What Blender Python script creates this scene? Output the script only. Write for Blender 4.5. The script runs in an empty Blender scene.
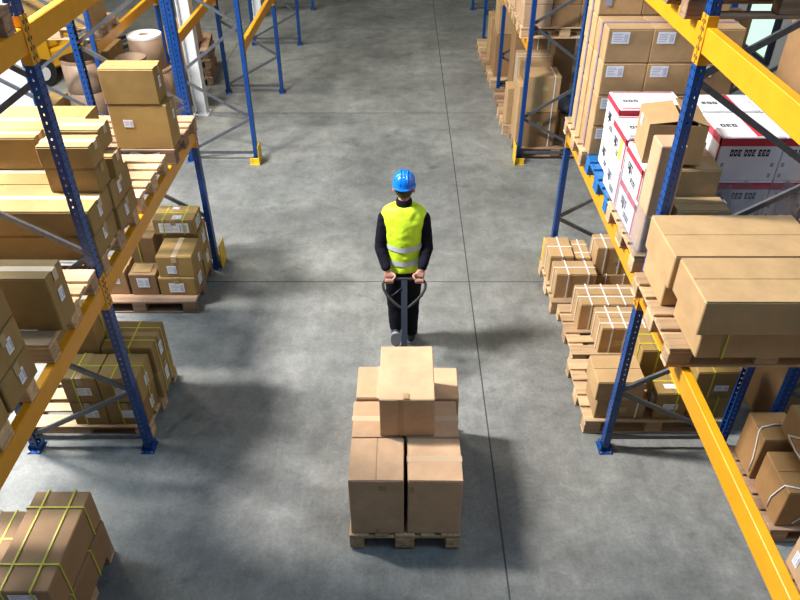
import bpy, bmesh, math, random
from mathutils import Vector, Matrix, Euler
random.seed(7)
S = bpy.context.scene
COL = S.collection
PI = math.pi

# ------------------------------------------------------------------ materials
def new_mat(name):
    m = bpy.data.materials.new(name); m.use_nodes = True
    return m, m.node_tree.nodes, m.node_tree.links, m.node_tree.nodes['Principled BSDF']

def plain(name, col, rough=.5, metal=0., spec=.5, noise=0., nscale=30., bump=0.):
    m, N, L, B = new_mat(name)
    B.inputs['Base Color'].default_value = (*col, 1)
    B.inputs['Roughness'].default_value = rough
    B.inputs['Metallic'].default_value = metal
    B.inputs['Specular IOR Level'].default_value = spec
    if noise or bump:
        tc = N.new('ShaderNodeTexCoord'); nz = N.new('ShaderNodeTexNoise')
        nz.inputs['Scale'].default_value = nscale; nz.inputs['Detail'].default_value = 6
        L.new(tc.outputs['Object'], nz.inputs['Vector'])
        if noise:
            mr = N.new('ShaderNodeMapRange'); mr.inputs[1].default_value = .3; mr.inputs[2].default_value = .7
            mr.inputs[3].default_value = 1-noise; mr.inputs[4].default_value = 1+noise
            mx = N.new('ShaderNodeMix'); mx.data_type = 'RGBA'; mx.blend_type = 'MULTIPLY'; mx.inputs[0].default_value = 1
            mx.inputs[6].default_value = (*col, 1)
            L.new(nz.outputs['Fac'], mr.inputs[0]); L.new(mr.outputs[0], mx.inputs[7]); L.new(mx.outputs[2], B.inputs['Base Color'])
        if bump:
            bp = N.new('ShaderNodeBump'); bp.inputs['Strength'].default_value = bump; bp.inputs['Distance'].default_value = .01
            L.new(nz.outputs['Fac'], bp.inputs['Height']); L.new(bp.outputs[0], B.inputs['Normal'])
    return m

def cardboard(name, col):
    m, N, L, B = new_mat(name)
    tc = N.new('ShaderNodeTexCoord'); oi = N.new('ShaderNodeObjectInfo')
    n1 = N.new('ShaderNodeTexNoise'); n1.inputs['Scale'].default_value = 5; n1.inputs['Detail'].default_value = 8
    n1.inputs['Roughness'].default_value = .65
    ad = N.new('ShaderNodeVectorMath'); ad.operation = 'ADD'
    sc = N.new('ShaderNodeVectorMath'); sc.operation = 'SCALE'; sc.inputs[3].default_value = 9
    cb = N.new('ShaderNodeCombineXYZ')
    for i in range(3): L.new(oi.outputs['Random'], cb.inputs[i])
    L.new(cb.outputs[0], sc.inputs[0]); L.new(tc.outputs['Object'], ad.inputs[0]); L.new(sc.outputs[0], ad.inputs[1])
    L.new(ad.outputs[0], n1.inputs['Vector'])
    n2 = N.new('ShaderNodeTexNoise'); n2.inputs['Scale'].default_value = 180; n2.inputs['Detail'].default_value = 2
    L.new(tc.outputs['Object'], n2.inputs['Vector'])
    r1 = N.new('ShaderNodeMapRange'); r1.inputs[1].default_value = .25; r1.inputs[2].default_value = .75
    r1.inputs[3].default_value = .80; r1.inputs[4].default_value = 1.14
    r2 = N.new('ShaderNodeMapRange'); r2.inputs[3].default_value = .93; r2.inputs[4].default_value = 1.07
    r3 = N.new('ShaderNodeMapRange'); r3.inputs[3].default_value = .86; r3.inputs[4].default_value = 1.12
    L.new(n1.outputs['Fac'], r1.inputs[0]); L.new(n2.outputs['Fac'], r2.inputs[0]); L.new(oi.outputs['Random'], r3.inputs[0])
    m1 = N.new('ShaderNodeMath'); m1.operation = 'MULTIPLY'; m2 = N.new('ShaderNodeMath'); m2.operation = 'MULTIPLY'
    L.new(r1.outputs[0], m1.inputs[0]); L.new(r2.outputs[0], m1.inputs[1]); L.new(m1.outputs[0], m2.inputs[0]); L.new(r3.outputs[0], m2.inputs[1])
    mx = N.new('ShaderNodeMix'); mx.data_type = 'RGBA'; mx.blend_type = 'MULTIPLY'; mx.inputs[0].default_value = 1
    mx.inputs[6].default_value = (*col, 1); L.new(m2.outputs[0], mx.inputs[7]); L.new(mx.outputs[2], B.inputs['Base Color'])
    B.inputs['Roughness'].default_value = .62; B.inputs['Specular IOR Level'].default_value = .35
    bp = N.new('ShaderNodeBump'); bp.inputs['Strength'].default_value = .25; bp.inputs['Distance'].default_value = .01
    L.new(n1.outputs['Fac'], bp.inputs['Height']); L.new(bp.outputs[0], B.inputs['Normal'])
    return m

def wood(name, col, dark=.55):
    m, N, L, B = new_mat(name)
    tc = N.new('ShaderNodeTexCoord'); oi = N.new('ShaderNodeObjectInfo')
    mp = N.new('ShaderNodeMapping'); mp.inputs['Scale'].default_value = (1.5, 22, 22)
    L.new(tc.outputs['Object'], mp.inputs['Vector'])
    ad = N.new('ShaderNodeVectorMath'); ad.operation = 'ADD'
    sc = N.new('ShaderNodeVectorMath'); sc.operation = 'SCALE'; sc.inputs[3].default_value = 40
    cb = N.new('ShaderNodeCombineXYZ')
    for i in range(3): L.new(oi.outputs['Random'], cb.inputs[i])
    L.new(cb.outputs[0], sc.inputs[0]); L.new(mp.outputs[0], ad.inputs[0]); L.new(sc.outputs[0], ad.inputs[1])
    nz = N.new('ShaderNodeTexNoise'); nz.inputs['Scale'].default_value = 1; nz.inputs['Detail'].default_value = 9; nz.inputs['Roughness'].default_value = .7
    L.new(ad.outputs[0], nz.inputs['Vector'])
    cr = N.new('ShaderNodeValToRGB'); e = cr.color_ramp.elements
    e[0].position = .3; e[0].color = (*[c*dark for c in col], 1); e[1].position = .7; e[1].color = (*[min(1, c*1.2) for c in col], 1)
    L.new(nz.outputs['Fac'], cr.inputs[0])
    r3 = N.new('ShaderNodeMapRange'); r3.inputs[3].default_value = .65; r3.inputs[4].default_value = 1.2; L.new(oi.outputs['Random'], r3.inputs[0])
    mx = N.new('ShaderNodeMix'); mx.data_type = 'RGBA'; mx.blend_type = 'MULTIPLY'; mx.inputs[0].default_value = 1
    L.new(cr.outputs[0], mx.inputs[6]); L.new(r3.outputs[0], mx.inputs[7]); L.new(mx.outputs[2], B.inputs['Base Color'])
    B.inputs['Roughness'].default_value = .75; B.inputs['Specular IOR Level'].default_value = .25
    bp = N.new('ShaderNodeBump'); bp.inputs['Strength'].default_value = .4; bp.inputs['Distance'].default_value = .006
    L.new(nz.outputs['Fac'], bp.inputs['Height']); L.new(bp.outputs[0], B.inputs['Normal'])
    return m

def concrete():
    m, N, L, B = new_mat('polished_concrete')
    tc = N.new('ShaderNodeTexCoord')
    def noise(scale, detail, rough, src=None, dist=0.):
        n = N.new('ShaderNodeTexNoise'); n.inputs['Scale'].default_value = scale; n.inputs['Detail'].default_value = detail
        n.inputs['Roughness'].default_value = rough; n.inputs['Distortion'].default_value = dist
        L.new(src or tc.outputs['Object'], n.inputs['Vector']); return n
    def rng(n, a, b, lo, hi):
        r = N.new('ShaderNodeMapRange'); r.inputs[1].default_value = a; r.inputs[2].default_value = b
        r.inputs[3].default_value = lo; r.inputs[4].default_value = hi; L.new(n.outputs['Fac'], r.inputs[0]); return r
    a = rng(noise(.6, 8, .68, dist=.2), .33, .67, .66, 1.28)
    b = rng(noise(4.5, 10, .8, dist=.3), .3, .7, .62, 1.30)
    c = rng(noise(38, 6, .8), .3, .7, .80, 1.2)
    mp = N.new('ShaderNodeMapping'); mp.inputs['Scale'].default_value = (1.2, 14, 1); L.new(tc.outputs['Object'], mp.inputs['Vector'])
    d = rng(noise(1, 6, .7, mp.outputs[0]), .35, .7, .98, 1.03)
    mp2 = N.new('ShaderNodeMapping'); mp2.inputs['Scale'].default_value = (30, .8, 1); L.new(tc.outputs['Object'], mp2.inputs['Vector'])
    e = rng(noise(1, 5, .7, mp2.outputs[0]), .3, .7, .95, 1.05)
    # oil and tyre stains with their own outlines
    st = rng(noise(3.1, 4, .55, dist=.7), .64, .72, 1., .72)
    cur = a.outputs[0]
    for q in (b, c, d, e, st):
        mm = N.new('ShaderNodeMath'); mm.operation = 'MULTIPLY'; L.new(cur, mm.inputs[0]); L.new(q.outputs[0], mm.inputs[1]); cur = mm.outputs[0]
    mx = N.new('ShaderNodeMix'); mx.data_type = 'RGBA'; mx.blend_type = 'MULTIPLY'; mx.inputs[0].default_value = 1
    mx.inputs[6].default_value = (.200, .202, .183, 1); L.new(cur, mx.inputs[7]); L.new(mx.outputs[2], B.inputs['Base Color'])
    rr = rng(noise(1.4, 6, .65), .3, .7, .36, .58); L.new(rr.outputs[0], B.inputs['Roughness'])
    B.inputs['Specular IOR Level'].default_value = .45
    bp = N.new('ShaderNodeBump'); bp.inputs['Strength'].default_value = .12; bp.inputs['Distance'].default_value = .01
    L.new(c.outputs[0], bp.inputs['Height']); L.new(bp.outputs[0], B.inputs['Normal'])
    return m

def film():
    m, N, L, B = new_mat('stretch_film')
    tc = N.new('ShaderNodeTexCoord')
    nz = N.new('ShaderNodeTexNoise'); nz.inputs['Scale'].default_value = 6; nz.inputs['Detail'].default_value = 4; nz.inputs['Distortion'].default_value = 1.2
    mp = N.new('ShaderNodeMapping'); mp.inputs['Rotation'].default_value = (.5, .6, .3); mp.inputs['Scale'].default_value = (1, 1, .35); L.new(tc.outputs['Object'], mp.inputs['Vector']); L.new(mp.outputs[0], nz.inputs['Vector'])
    r = N.new('ShaderNodeMapRange'); r.inputs[1].default_value = .50; r.inputs[2].default_value = .68; r.inputs[3].default_value = .30; r.inputs[4].default_value = .68
    L.new(nz.outputs['Fac'], r.inputs[0]); L.new(r.outputs[0], B.inputs['Alpha'])
    B.inputs['Base Color'].default_value = (.36, .38, .44, 1); B.inputs['Roughness'].default_value = .15
    bp = N.new('ShaderNodeBump'); bp.inputs['Strength'].default_value = .9; bp.inputs['Distance'].default_value = .03
    L.new(nz.outputs['Fac'], bp.inputs['Height']); L.new(bp.outputs[0], B.inputs['Normal'])
    return m

M = dict(
    floor=concrete(), joint=plain('joint_filler', (.05, .05, .048), .8),
    tan=cardboard('cardboard_tan', (.44, .275, .125)), pink=cardboard('cardboard_pale', (.53, .335, .19)),
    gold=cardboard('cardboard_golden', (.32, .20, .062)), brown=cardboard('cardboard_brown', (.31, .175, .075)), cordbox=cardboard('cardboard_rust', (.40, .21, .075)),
    inner=plain('cardboard_inside_shade', (.07, .045, .025), .9),  # shade inside drums and open boxes is put into this dark colour
    tape=plain('packing_tape', (.36, .225, .09), .3, spec=.6), clear=plain('clear_tape', (.55, .385, .24), .3, spec=.5),
    vtape=plain('violet_printed_tape', (.26, .18, .25), .35, noise=.4, nscale=60),
    label=plain('label_paper', (.78, .80, .84), .55), print=plain('label_print', (.34, .35, .42), .6),
    olive=plain('yellowish_paper', (.42, .36, .14), .6),
    wstrap=plain('white_strap', (.80, .78, .74), .35), ystrap=plain('yellow_strap', (.55, .50, .04), .4),
    wood=wood('pallet_wood', (.58, .385, .21)), wood2=wood('pallet_wood_dark', (.36, .22, .13)), bluewood=plain('blue_paint_wood', (.01, .12, .33), .55, noise=.25),
    blue=plain('upright_blue', (.0035, .048, .20), .38, spec=.5, noise=.12, nscale=12), dkhole=plain('slot_dark', (.004, .006, .02), .8),
    yellow=plain('beam_yellow', (.66, .285, .004), .42, noise=.06, nscale=9), guard=plain('guard_yellow', (.74, .47, .02), .5, noise=.25, nscale=14),
    galv=plain('galvanised_steel', (.115, .12, .128), .42, .4, noise=.2, nscale=20), bolt=plain('bolt_steel', (.5, .5, .52), .35, .9),
    white=plain('white_print_carton', (.78, .78, .80), .5, noise=.05, nscale=8), red=plain('red_print', (.56, .03, .055), .5), black=plain('black_print', (.02, .02, .025), .5),
    yprint=plain('yellow_print', (.75, .68, .08), .5), film=film(),
    skin=plain('skin', (.44, .21, .145), .55), hair=plain('brown_hair', (.016, .009, .007), .6, bump=.5, nscale=90),
    navy=plain('dark_navy_cloth', (.007, .007, .012), .9, spec=.12, noise=.3, nscale=25, bump=.35), trouser=plain('black_trouser_cloth', (.008, .0085, .012), .9, spec=.12, noise=.3, nscale=18, bump=.4),
    vest=plain('hi_vis_yellow', (.60, .85, .02), .65, noise=.1, nscale=10, bump=.35), reflect=plain('reflective_band', (.52, .56, .58), .35, bump=.15),
    helmet=plain('blue_helmet', (.004, .15, .62), .18, spec=.6), boot=plain('dark_boot', (.02, .02, .022), .6), sole=plain('grey_sole', (.24, .26, .30), .7),
    eye=plain('eye_white', (.75, .74, .72), .2), iris=plain('iris', (.05, .03, .02), .2), lip=plain('lip', (.38, .15, .12), .5),
    truck=plain('truck_paint_dark', (.012, .017, .026), .45, spec=.3), rubber=plain('black_rubber', (.012, .012, .012), .7), fork_y=plain('forklift_yellow', (.70, .36, .01), .4),
    wall=plain('painted_wall', (.26, .26, .25), .8, noise=.06, nscale=2), colm=plain('white_column_paint', (.72, .74, .74), .5, noise=.06, nscale=4),
    glassg=plain('pale_green_glass', (.45, .60, .55), .15), roll=plain('kraft_roll', (.27, .175, .105), .6, noise=.12, nscale=8), rollw=plain('white_wrap', (.80, .80, .78), .4, noise=.08),
    grey=plain('grey_plastic_sheet', (.25, .28, .32), .3, noise=.3, nscale=20, bump=.6), rim=plain('wheel_rim', (.7, .7, .7), .4),
)
def emit_mat(name, col, s):
    m, N, L, B = new_mat(name); B.inputs['Base Color'].default_value = (*col, 1)
    B.inputs['Emission Color'].default_value = (*col, 1); B.inputs['Emission Strength'].default_value = s; return m
M['daypane'] = emit_mat('daylit_pane', (.56, .78, .68), .75)

# ------------------------------------------------------------------ mesh helpers
class MB:
    """collects shapes with material slots and links them as ONE mesh object"""
    def __init__(s): s.bm = bmesh.new(); s.mats = []
    def _m(s, mat, faces):
        if mat not in s.mats: s.mats.append(mat)
        i = s.mats.index(mat)
        for f in faces: f.material_index = i
    def box(s, x0, x1, y0, y1, z0, z1, mat, bev=0., mtx=None):
        r = bmesh.ops.create_cube(s.bm, size=1); vs = r['verts']
        for v in vs:
            v.co = Vector(((x0+x1)/2 + v.co.x*(x1-x0), (y0+y1)/2 + v.co.y*(y1-y0), (z0+z1)/2 + v.co.z*(z1-z0)))
        fs = {f for v in vs for f in v.link_faces}
        if bev:
            es = {e for v in vs for e in v.link_edges}
            rr = bmesh.ops.bevel(s.bm, geom=list(es), offset=bev, segments=1, affect='EDGES')
            vs = {v for f in rr['faces'] for v in f.verts} | {v for v in vs if v.is_valid}
            fs = {f for v in vs for f in v.link_faces}
        if mtx:
            bmesh.ops.transform(s.bm, matrix=mtx, verts=list(vs))
        s._m(mat, fs); return s
    def bar(s, p, q, w, h, mat, up=(0, 0, 1)):
        p, q = Vector(p), Vector(q); d = q-p; L_ = d.length; d.normalize()
        u = Vector(up); 
        if abs(d.dot(u)) > .98: u = Vector((1, 0, 0))
        x = d.cross(u).normalized(); z = x.cross(d)
        m = Matrix((x, d, z)).transposed().to_4x4(); m.translation = (p+q)/2
        return s.box(-w/2, w/2, -L_/2, L_/2, -h/2, h/2, mat, 0, m)
    def cyl(s, p, q, r0, r1, mat, seg=20, cap=True):
        p, q = Vector(p), Vector(q); d = q-p
        r = bmesh.ops.create_cone(s.bm, cap_ends=cap, segments=seg, radius1=r0, radius2=r1, depth=d.length)
        m = d.to_track_quat('Z', 'Y').to_matrix().to_4x4(); m.translation = (p+q)/2
        bmesh.ops.transform(s.bm, matrix=m, verts=r['verts'])
        fs = {f for v in r['verts'] for f in v.link_faces}
        for f in fs: f.smooth = len(f.verts) == 4
        s._m(mat, fs); return s
    def sph(s, c, r, mat, sc=(1, 1, 1), seg=20, rot=None):
        g = bmesh.ops.create_uvsphere(s.bm, u_segments=seg, v_segments=max(8, seg//2+2), radius=r)
        m = Matrix.Diagonal((*sc, 1))
        if rot: m = Euler(rot).to_matrix().to_4x4() @ m
        m = Matrix.Translation(c) @ m
        bmesh.ops.transform(s.bm, matrix=m, verts=g['verts'])
        fs = {f for v in g['verts'] for f in v.link_faces}
        for f in fs: f.smooth = True
        s._m(mat, fs); return s
    def tube(s, pts, r, mat, seg=10, closed=False):
        pts = [Vector(p) for p in pts]; n = len(pts); rings = []
        rs = r if isinstance(r, (list, tuple)) else [r]*n
        prev = None
        for i in range(n):
            a = pts[(i-1) % n] if (closed or i > 0) else pts[i]; b = pts[(i+1) % n] if (closed or i < n-1) else pts[i]
            t = (b-a).normalized()
            if prev is None:
                u = t.cross(Vector((0, 0, 1)));
                if u.length < .1: u = t.cross(Vector((1, 0, 0)))
            else: u = prev - t*prev.dot(t)
            u.normalize(); prev = u; w = t.cross(u)
            rings.append([s.bm.verts.new(pts[i] + (u*math.cos(2*PI*k/seg) + w*math.sin(2*PI*k/seg))*rs[i]) for k in range(seg)])
        fs = []
        for i in range(n if closed else n-1):
            A, Bq = rings[i], rings[(i+1) % n]
            for k in range(seg): fs.append(s.bm.faces.new((A[k], A[(k+1) % seg], Bq[(k+1) % seg], Bq[k])))
        for f in fs: f.smooth = True
        if not closed: fs += [s.bm.faces.new(list(reversed(rings[0]))), s.bm.faces.new(rings[-1])]
        s._m(mat, fs); return s
    def loft(s, rings, mat, seg=28, cap=True, smooth=True):
        """rings: (cx, cy, cz, rx, ry[, power])"""
        R_ = []
        for g in rings:
            cx, cy, cz, rx, ry = g[:5]; pw = g[5] if len(g) > 5 else 2.
            ring = []
            for k in range(seg):
                a = 2*PI*k/seg; c, sn = math.cos(a), math.sin(a)
                ring.append(s.bm.verts.new((cx + rx*math.copysign(abs(c)**(2/pw), c), cy + ry*math.copysign(abs(sn)**(2/pw), sn), cz)))
            R_.append(ring)
        fs = []
        for A, Bq in zip(R_, R_[1:]):
            for k in range(seg): fs.append(s.bm.faces.new((A[k], A[(k+1) % seg], Bq[(k+1) % seg], Bq[k])))
        for f in fs: f.smooth = smooth
        if cap: fs += [s.bm.faces.new(list(reversed(R_[0]))), s.bm.faces.new(R_[-1])]
        s._m(mat, fs); return s
    def build(s, name, parent=None, loc=None, rz=0, label=None):
        bmesh.ops.recalc_face_normals(s.bm, faces=s.bm.faces)
        me = bpy.data.meshes.new(name); s.bm.to_mesh(me); s.bm.free()
        for m in s.mats: me.materials.append(m)
        o = bpy.data.objects.new(name, me); COL.objects.link(o)
        if parent: o.parent = parent
        if loc is not None: o.location = loc
        o.rotation_euler.z = rz
        if label: o['label'] = label
        return o

def tag(o, label=None, cat=None, group=None, kind=None):
    if label: o['label'] = label
    if cat: o['category'] = cat
    if group: o['group'] = group
    if kind: o['kind'] = kind
    return o
def empty(name, loc, rz=0., label=None, cat=None, group=None):
    o = bpy.data.objects.new(name, None); COL.objects.link(o); o.location = loc; o.rotation_euler.z = rz
    o.empty_display_size = .1
    return tag(o, label, cat, group)
def copy_tree(o, loc=None, rz=None, label=None, group=None, parent=None):
    c = o.copy(); COL.objects.link(c)
    if parent: c.parent = parent
    if loc is not None: c.location = loc
    if rz is not None: c.rotation_euler.z = rz
    if label: c['label'] = label
    if group: c['group'] = group
    for ch in list(o.children): copy_tree(ch, parent=c)
    return c

# ------------------------------------------------------------------ camera
H = 4.4
cd = bpy.data.cameras.new('camera'); cam = bpy.data.objects.new('camera', cd); COL.objects.link(cam)
cd.sensor_width = 36; cd.lens = 712/800*36; cd.clip_start = .05
cam.location = (0, 0, H)
pitch, yaw, roll = .6376, -.0023, -.001
F = Vector((math.sin(yaw)*math.cos(pitch), math.cos(yaw)*math.cos(pitch), -math.sin(pitch)))
Rv = Vector((math.cos(yaw), -math.sin(yaw), 0)); U = Rv.cross(F)
R2 = math.cos(roll)*Rv + math.sin(roll)*U; U2 = -math.sin(roll)*Rv + math.cos(roll)*U
cam.rotation_euler = Matrix((R2, U2, -F)).transposed().to_euler()
S.camera = cam

# ------------------------------------------------------------------ setting
tag(MB().box(-10, 6.62, -4, 34, -.2, 0, M['floor']).build('floor'), 'grey polished concrete floor with stains', kind='structure')
jt = MB()
for p, q in [((.705, -4), (.79, 34)), ((-3.31, 11.0), (-3.31, 34)), ((5.2, -4), (5.2, 34)), ((-7.4, -4), (-7.4, 34))]:
    jt.bar((*p, 0.0005), (*q, 0.0005), .012, .002, M['joint'])
for y in (1.6, 6.27, 10.99, 15.66, 20.3, 25):
    jt.bar((-10, y, .0005), (6.6, y, .0005), .010, .002, M['joint'])
for p, q in [((-3.3, 11.0), (-2.3, 10.7)), ((-3.3, 11.8), (-2.35, 11.1))]:
    jt.bar((*p, .0005), (*q, .0005), .007, .002, M['joint'])
tag(jt.build('trim_1'), 'thin dark saw cut joints running across the concrete floor', kind='structure')
wl = MB(); wl.box(-10.2, -10, -4, 34, 0, 1.2, M['wall']); wl.box(-10.2, -10, -4, 34, 6.5, 9, M['wall'])
for a, b in ((-4, -1), (4, 7), (12, 15), (20, 34)): wl.box(-10.2, -10, a, b, 1.2, 6.5, M['wall'])
tag(wl.build('wall_left'), 'pale grey painted warehouse wall with tall openings', kind='structure')
tag(MB().box(6.62, 6.82, -4, 34, 0, 9, M['wall']).build('wall_right'), 'pale grey painted warehouse wall', kind='structure')
tag(MB().box(-10, 6.62, 34, 34.2, 0, 9, M['wall']).build('wall_back'), 'pale grey painted back wall', kind='structure')
wn = MB()
w0, w1, wz0, wz1 = 12.9, 14.0, .25, 2.4
wn.box(6.52, 6.61, w0-.08, w0, wz0-.08, wz1+.08, M['truck']); wn.box(6.52, 6.61, w1, w1+.08, wz0-.08, wz1+.08, M['truck'])
wn.box(6.52, 6.61, w0, w1, wz1, wz1+.08, M['truck']); wn.box(6.52, 6.61, w0, w1, wz0-.08, wz0, M['truck'])
wn.box(6.54, 6.61, w0, w1, 1.5, 1.58, M['truck'])
wo = tag(wn.build('window_1'), 'tall daylit window in the right wall seen between racks', kind='structure')
MB().box(6.56, 6.59, w0, w1, wz0, 1.5, M['daypane']).box(6.56, 6.59, w0, w1, 1.58, wz1, M['daypane']).build('pane', wo)

# structural columns
def column(x, y, lab):
    m = MB(); w = .095; t = .014
    m.box(-w, w, -w, -w+t, 0, 8.9, M['colm']).box(-w, w, w-t, w, 0, 8.9, M['colm']).box(-t/2, t/2, -w, w, 0, 8.9, M['colm'])
    m.box(-w-.03, w+.03, -w-.03, w+.03, 0, .02, M['colm'])
    tag(m.build('steel_column', loc=(x, y, 0), rz=PI/2), lab, 'column', 'white steel columns between the left racks')
column(-3.2, 10.98, 'white steel column standing between the left racks, nearer of the two')
column(-3.2, 16.6, 'white steel column standing between the left racks, farther of the two')

# ------------------------------------------------------------------ racking
def upright_mesh(name, h, flip):
    """perforated C section, open side away from the aisle"""
    m = MB(); wy, wx, t = .074, .054, .003
    P_, hh, hw = .05, .016, .011          # slot pitch and size
    n = int(h/P_)
    def plate(cols, place):
        # cols: list of (a, b, is_slot_column)
        for a, b, slot in cols:
            if not slot:
                place(a, b, 0, h)
            else:
                z = 0
                for i in range(n):
                    place(a, b, z, i*P_ + (P_-hh)/2); z = i*P_ + (P_+hh)/2
                place(a, b, z, h)
    s_ = flip
    def front(a, b, z0, z1): m.box(min(s_*(wx/2-t), s_*wx/2), max(s_*(wx/2-t), s_*wx/2), a, b, z0, z1, M['blue'])
    plate([(-wy/2, -.024, 0), (-.024, -.013, 1), (-.013, .013, 0), (.013, .024, 1), (.024, wy/2, 0)], front)
    for sy in (-1, 1):
        def side(a, b, z0, z1, sy=sy): m.box(a, b, min(sy*(wy/2-t), sy*wy/2), max(sy*(wy/2-t), sy*wy/2), z0, z1, M['blue'])
        plate([(-wx/2, -.006, 0), (-.006, .006, 1), (.006, wx/2, 0)], side)
        # return lips
        m.box(min(-s_*wx/2, -s_*(wx/2-t)), max(-s_*wx/2, -s_*(wx/2-t)), min(sy*wy/2, sy*.022), max(sy*wy/2, sy*.022), 0, h, M['blue'])
    o = m.build(name); return o
UH = 4.9
up_proto = {}
def get_upright(flip):
    if flip not in up_proto:
        o = upright_mesh('upright', UH, flip); up_proto[flip] = o.data; bpy.data.objects.remove(o)
    return up_proto[flip]
def foot_mb(sx):
    m = MB(); m.box(-.055, .055, -.075, .065, 0, .008, M['blue'], .002)
    m.box(-.043, -.037, -.05, .05, .008, .06, M['blue']); m.box(.037, .043, -.05, .05, .008, .06, M['blue'])
    for a in (-1, 1): m.cyl((a*.038, -.064, .008), (a*.038, -.064, .02), .008, .008, M['bolt'], 8)
    return m
foot_proto = foot_mb(1).build('base_plate'); foot_me = foot_proto.data; bpy.data.objects.remove(foot_proto)
def brace(p, q, parent, par_name='brace'):
    m = MB(); p, q = Vector(p), Vector(q)
    d = (q-p).normalized()
    m.bar(p, q, .004, .036, M['galv']); nrm = d.cross(Vector((0, 1, 0))).normalized()
    for s_ in (-1, 1):
        off = nrm*s_*.017 + Vector((0, .010, 0)); m.bar(p+off, q+off, .020, .003, M['galv'], up=nrm)
    for e in (p, q): m.cyl(e + Vector((0, -.008, 0)), e + Vector((0, .02, 0)), .009, .009, M['bolt'], 8)
    return m.build(par_name, parent)
def frame(xf, xr, y, lab, group, zmax=UH):
    """upright frame: aisle-side upright at xf, rear upright at xr"""
    root = empty('rack_frame', (xf, y, 0), 0, lab, 'rack frame', group)
    d = xr-xf; s_ = 1 if d < 0 else -1
    for dx, sg in ((0, s_), (d, -s_)):
        u = bpy.data.objects.new('upright', get_upright(sg)); COL.objects.link(u); u.parent = root; u.location = (dx, 0, .006)
        b = bpy.data.objects.new('base_plate', foot_me); COL.objects.link(b); b.parent = root; b.location = (dx, 0, 0)
    i = .03*(1 if d > 0 else -1)
    zs = [(.62, 0), (1.85, 0), (3.02, 0), (4.2, 0)]
    zr = [.13, 1.2, 2.42, 3.6, 4.75]
    brace((i, 0, .12), (d-i, 0, .12), root)
    for k, (zf, _) in enumerate(zs):
        brace((d-i, .004, zr[k]+.02), (i, .004, zf-.02), root); brace((i, -.004, zf+.02), (d-i, -.004, zr[k+1]-.02), root)
    return root
FY = [1.27, 3.93, 6.56, 9.25, 11.9, 14.57, 17.2, 19.9]
XL, XLR, XR, XRR = -2.04, -2.953, 1.643, 2.565
order = ['just out of view', 'nearest', 'second', 'third', 'fourth', 'fifth', 'sixth', 'seventh']
mark = ['', 'beside the empty floor in front', 'with a yellow guard before the cross passage', 'with a yellow guard beyond the cross passage', '', '', '', '']
for i, y in enumerate(FY):
    if i < 7:
        frame(XL, XLR, y, f'blue rack frame with grey bracing left of the aisle, {order[i]} in line', 'rack frames left of the aisle')
        frame(XR, XRR, y, f'blue rack frame with grey bracing right of the aisle, {order[i]} in line', 'rack frames right of the aisle')
frame(-3.4, -4.32, 6.6, 'blue rack frame of the second left row, nearest the viewer', 'rack frames of the second left row')
frame(-3.9, -4.85, 9.18, 'blue rack frame of the second left row, left of the cardboard drums', 'rack frames of the second left row')
frame(-3.9, -4.85, 11.9, 'blue rack frame of the second left row, farther than the drums', 'rack frames of the second left row')
frame(2.93, 3.85, 3.95, 'blue rack frame of the second right row, behind the long flat cartons', 'rack frames of the second right row')
frame(2.93, 3.85, 6.6, 'blue rack frame of the second right row, behind the labelled carton wall', 'rack frames of the second right row')
frame(2.93, 3.85, 9.25, 'blue rack frame of the second right row, beyond the cross passage', 'rack frames of the second right row')

def beam(x, y0, y1, zc, s_, lab, group, h=.136):
    """s_: +1 aisle is on +x side of the beam"""
    root = empty('rack_beam', (x, y0, zc), 0, lab, 'rack beam', group); L_ = y1-y0
    g = .0395
    m = MB(); m.box(-.026, .026, g+.004, L_-g-.004, -h/2, h/2, M['yellow'], .004)
    a, b = sorted((s_*.026, s_*.0285)); m.box(a, b, g+.01, L_-g-.01, .018, h/2-.004, M['yellow'])
    m.build('beam_tube', root)
    for k, yy in enumerate((g, L_-g)):
        c = MB(); e = 1 if k == 0 else -1
        ya, yb = sorted((yy-e*.001, yy+e*.004))
        # angle bracket: plate against the upright side and hooked plate over its aisle face
        c.box(-.0275, .0275, ya, yb, -.135, .125, M['yellow'])
        xa, xb = sorted((s_*.0275, s_*.032)); y2, y3 = sorted((yy-e*.034, yy+e*.004))
        c.box(xa, xb, y2, y3, -.135, .125, M['yellow'], .0008)
        for zz in (-.10, -.05, 0, .05, .09):
            xa2, xb2 = sorted((s_*.032, s_*.0328)); y4, y5 = sorted((yy-e*.027, yy-e*.015)); c.box(xa2, xb2, y4, y5, zz-.010, zz+.010, M['dkhole'])
        c.build('connector', root)
    return root
Z1, Z2 = 1.568, 3.247
def beams(xf, s_, side, bays, z, lev, rear=True, rowlab=''):
    xr = xf - s_*.923
    for (a, b, nm) in bays:
        beam(xf, a, b, z, s_, f'yellow {lev} beam facing the aisle, {side} rack, {nm}', f'yellow rack beams {side}')
        if rear: beam(xr, a, b, z, -s_, f'yellow {lev} beam at the back, {side} rack, {nm}', f'yellow rack beams {side}')
bay = [(FY[0], FY[1], 'bay nearest the viewer'), (FY[1], FY[2], 'second bay, carrying loads'), (FY[3], FY[4], 'bay just beyond the cross passage'),
       (FY[4], FY[5], 'second bay beyond the cross passage'), (FY[5], FY[6], 'third bay beyond the cross passage')]
beams(XL, 1, 'left', bay, Z1, 'lower'); beams(XR, -1, 'right', bay, Z1, 'lower')
beams(XL, 1, 'left', bay[:2], Z2, 'upper'); beams(XR, -1, 'right', bay[:2], Z2, 'upper')
beam(-3.9, 9.18, 11.9, Z1, 1, 'yellow lower beam of the second left row, beside the cardboard drums', 'yellow beams second left row')
beam(-4.82, 9.18, 11.9, Z1, -1, 'yellow lower beam at the far side of the second left row', 'yellow beams second left row')
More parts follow.
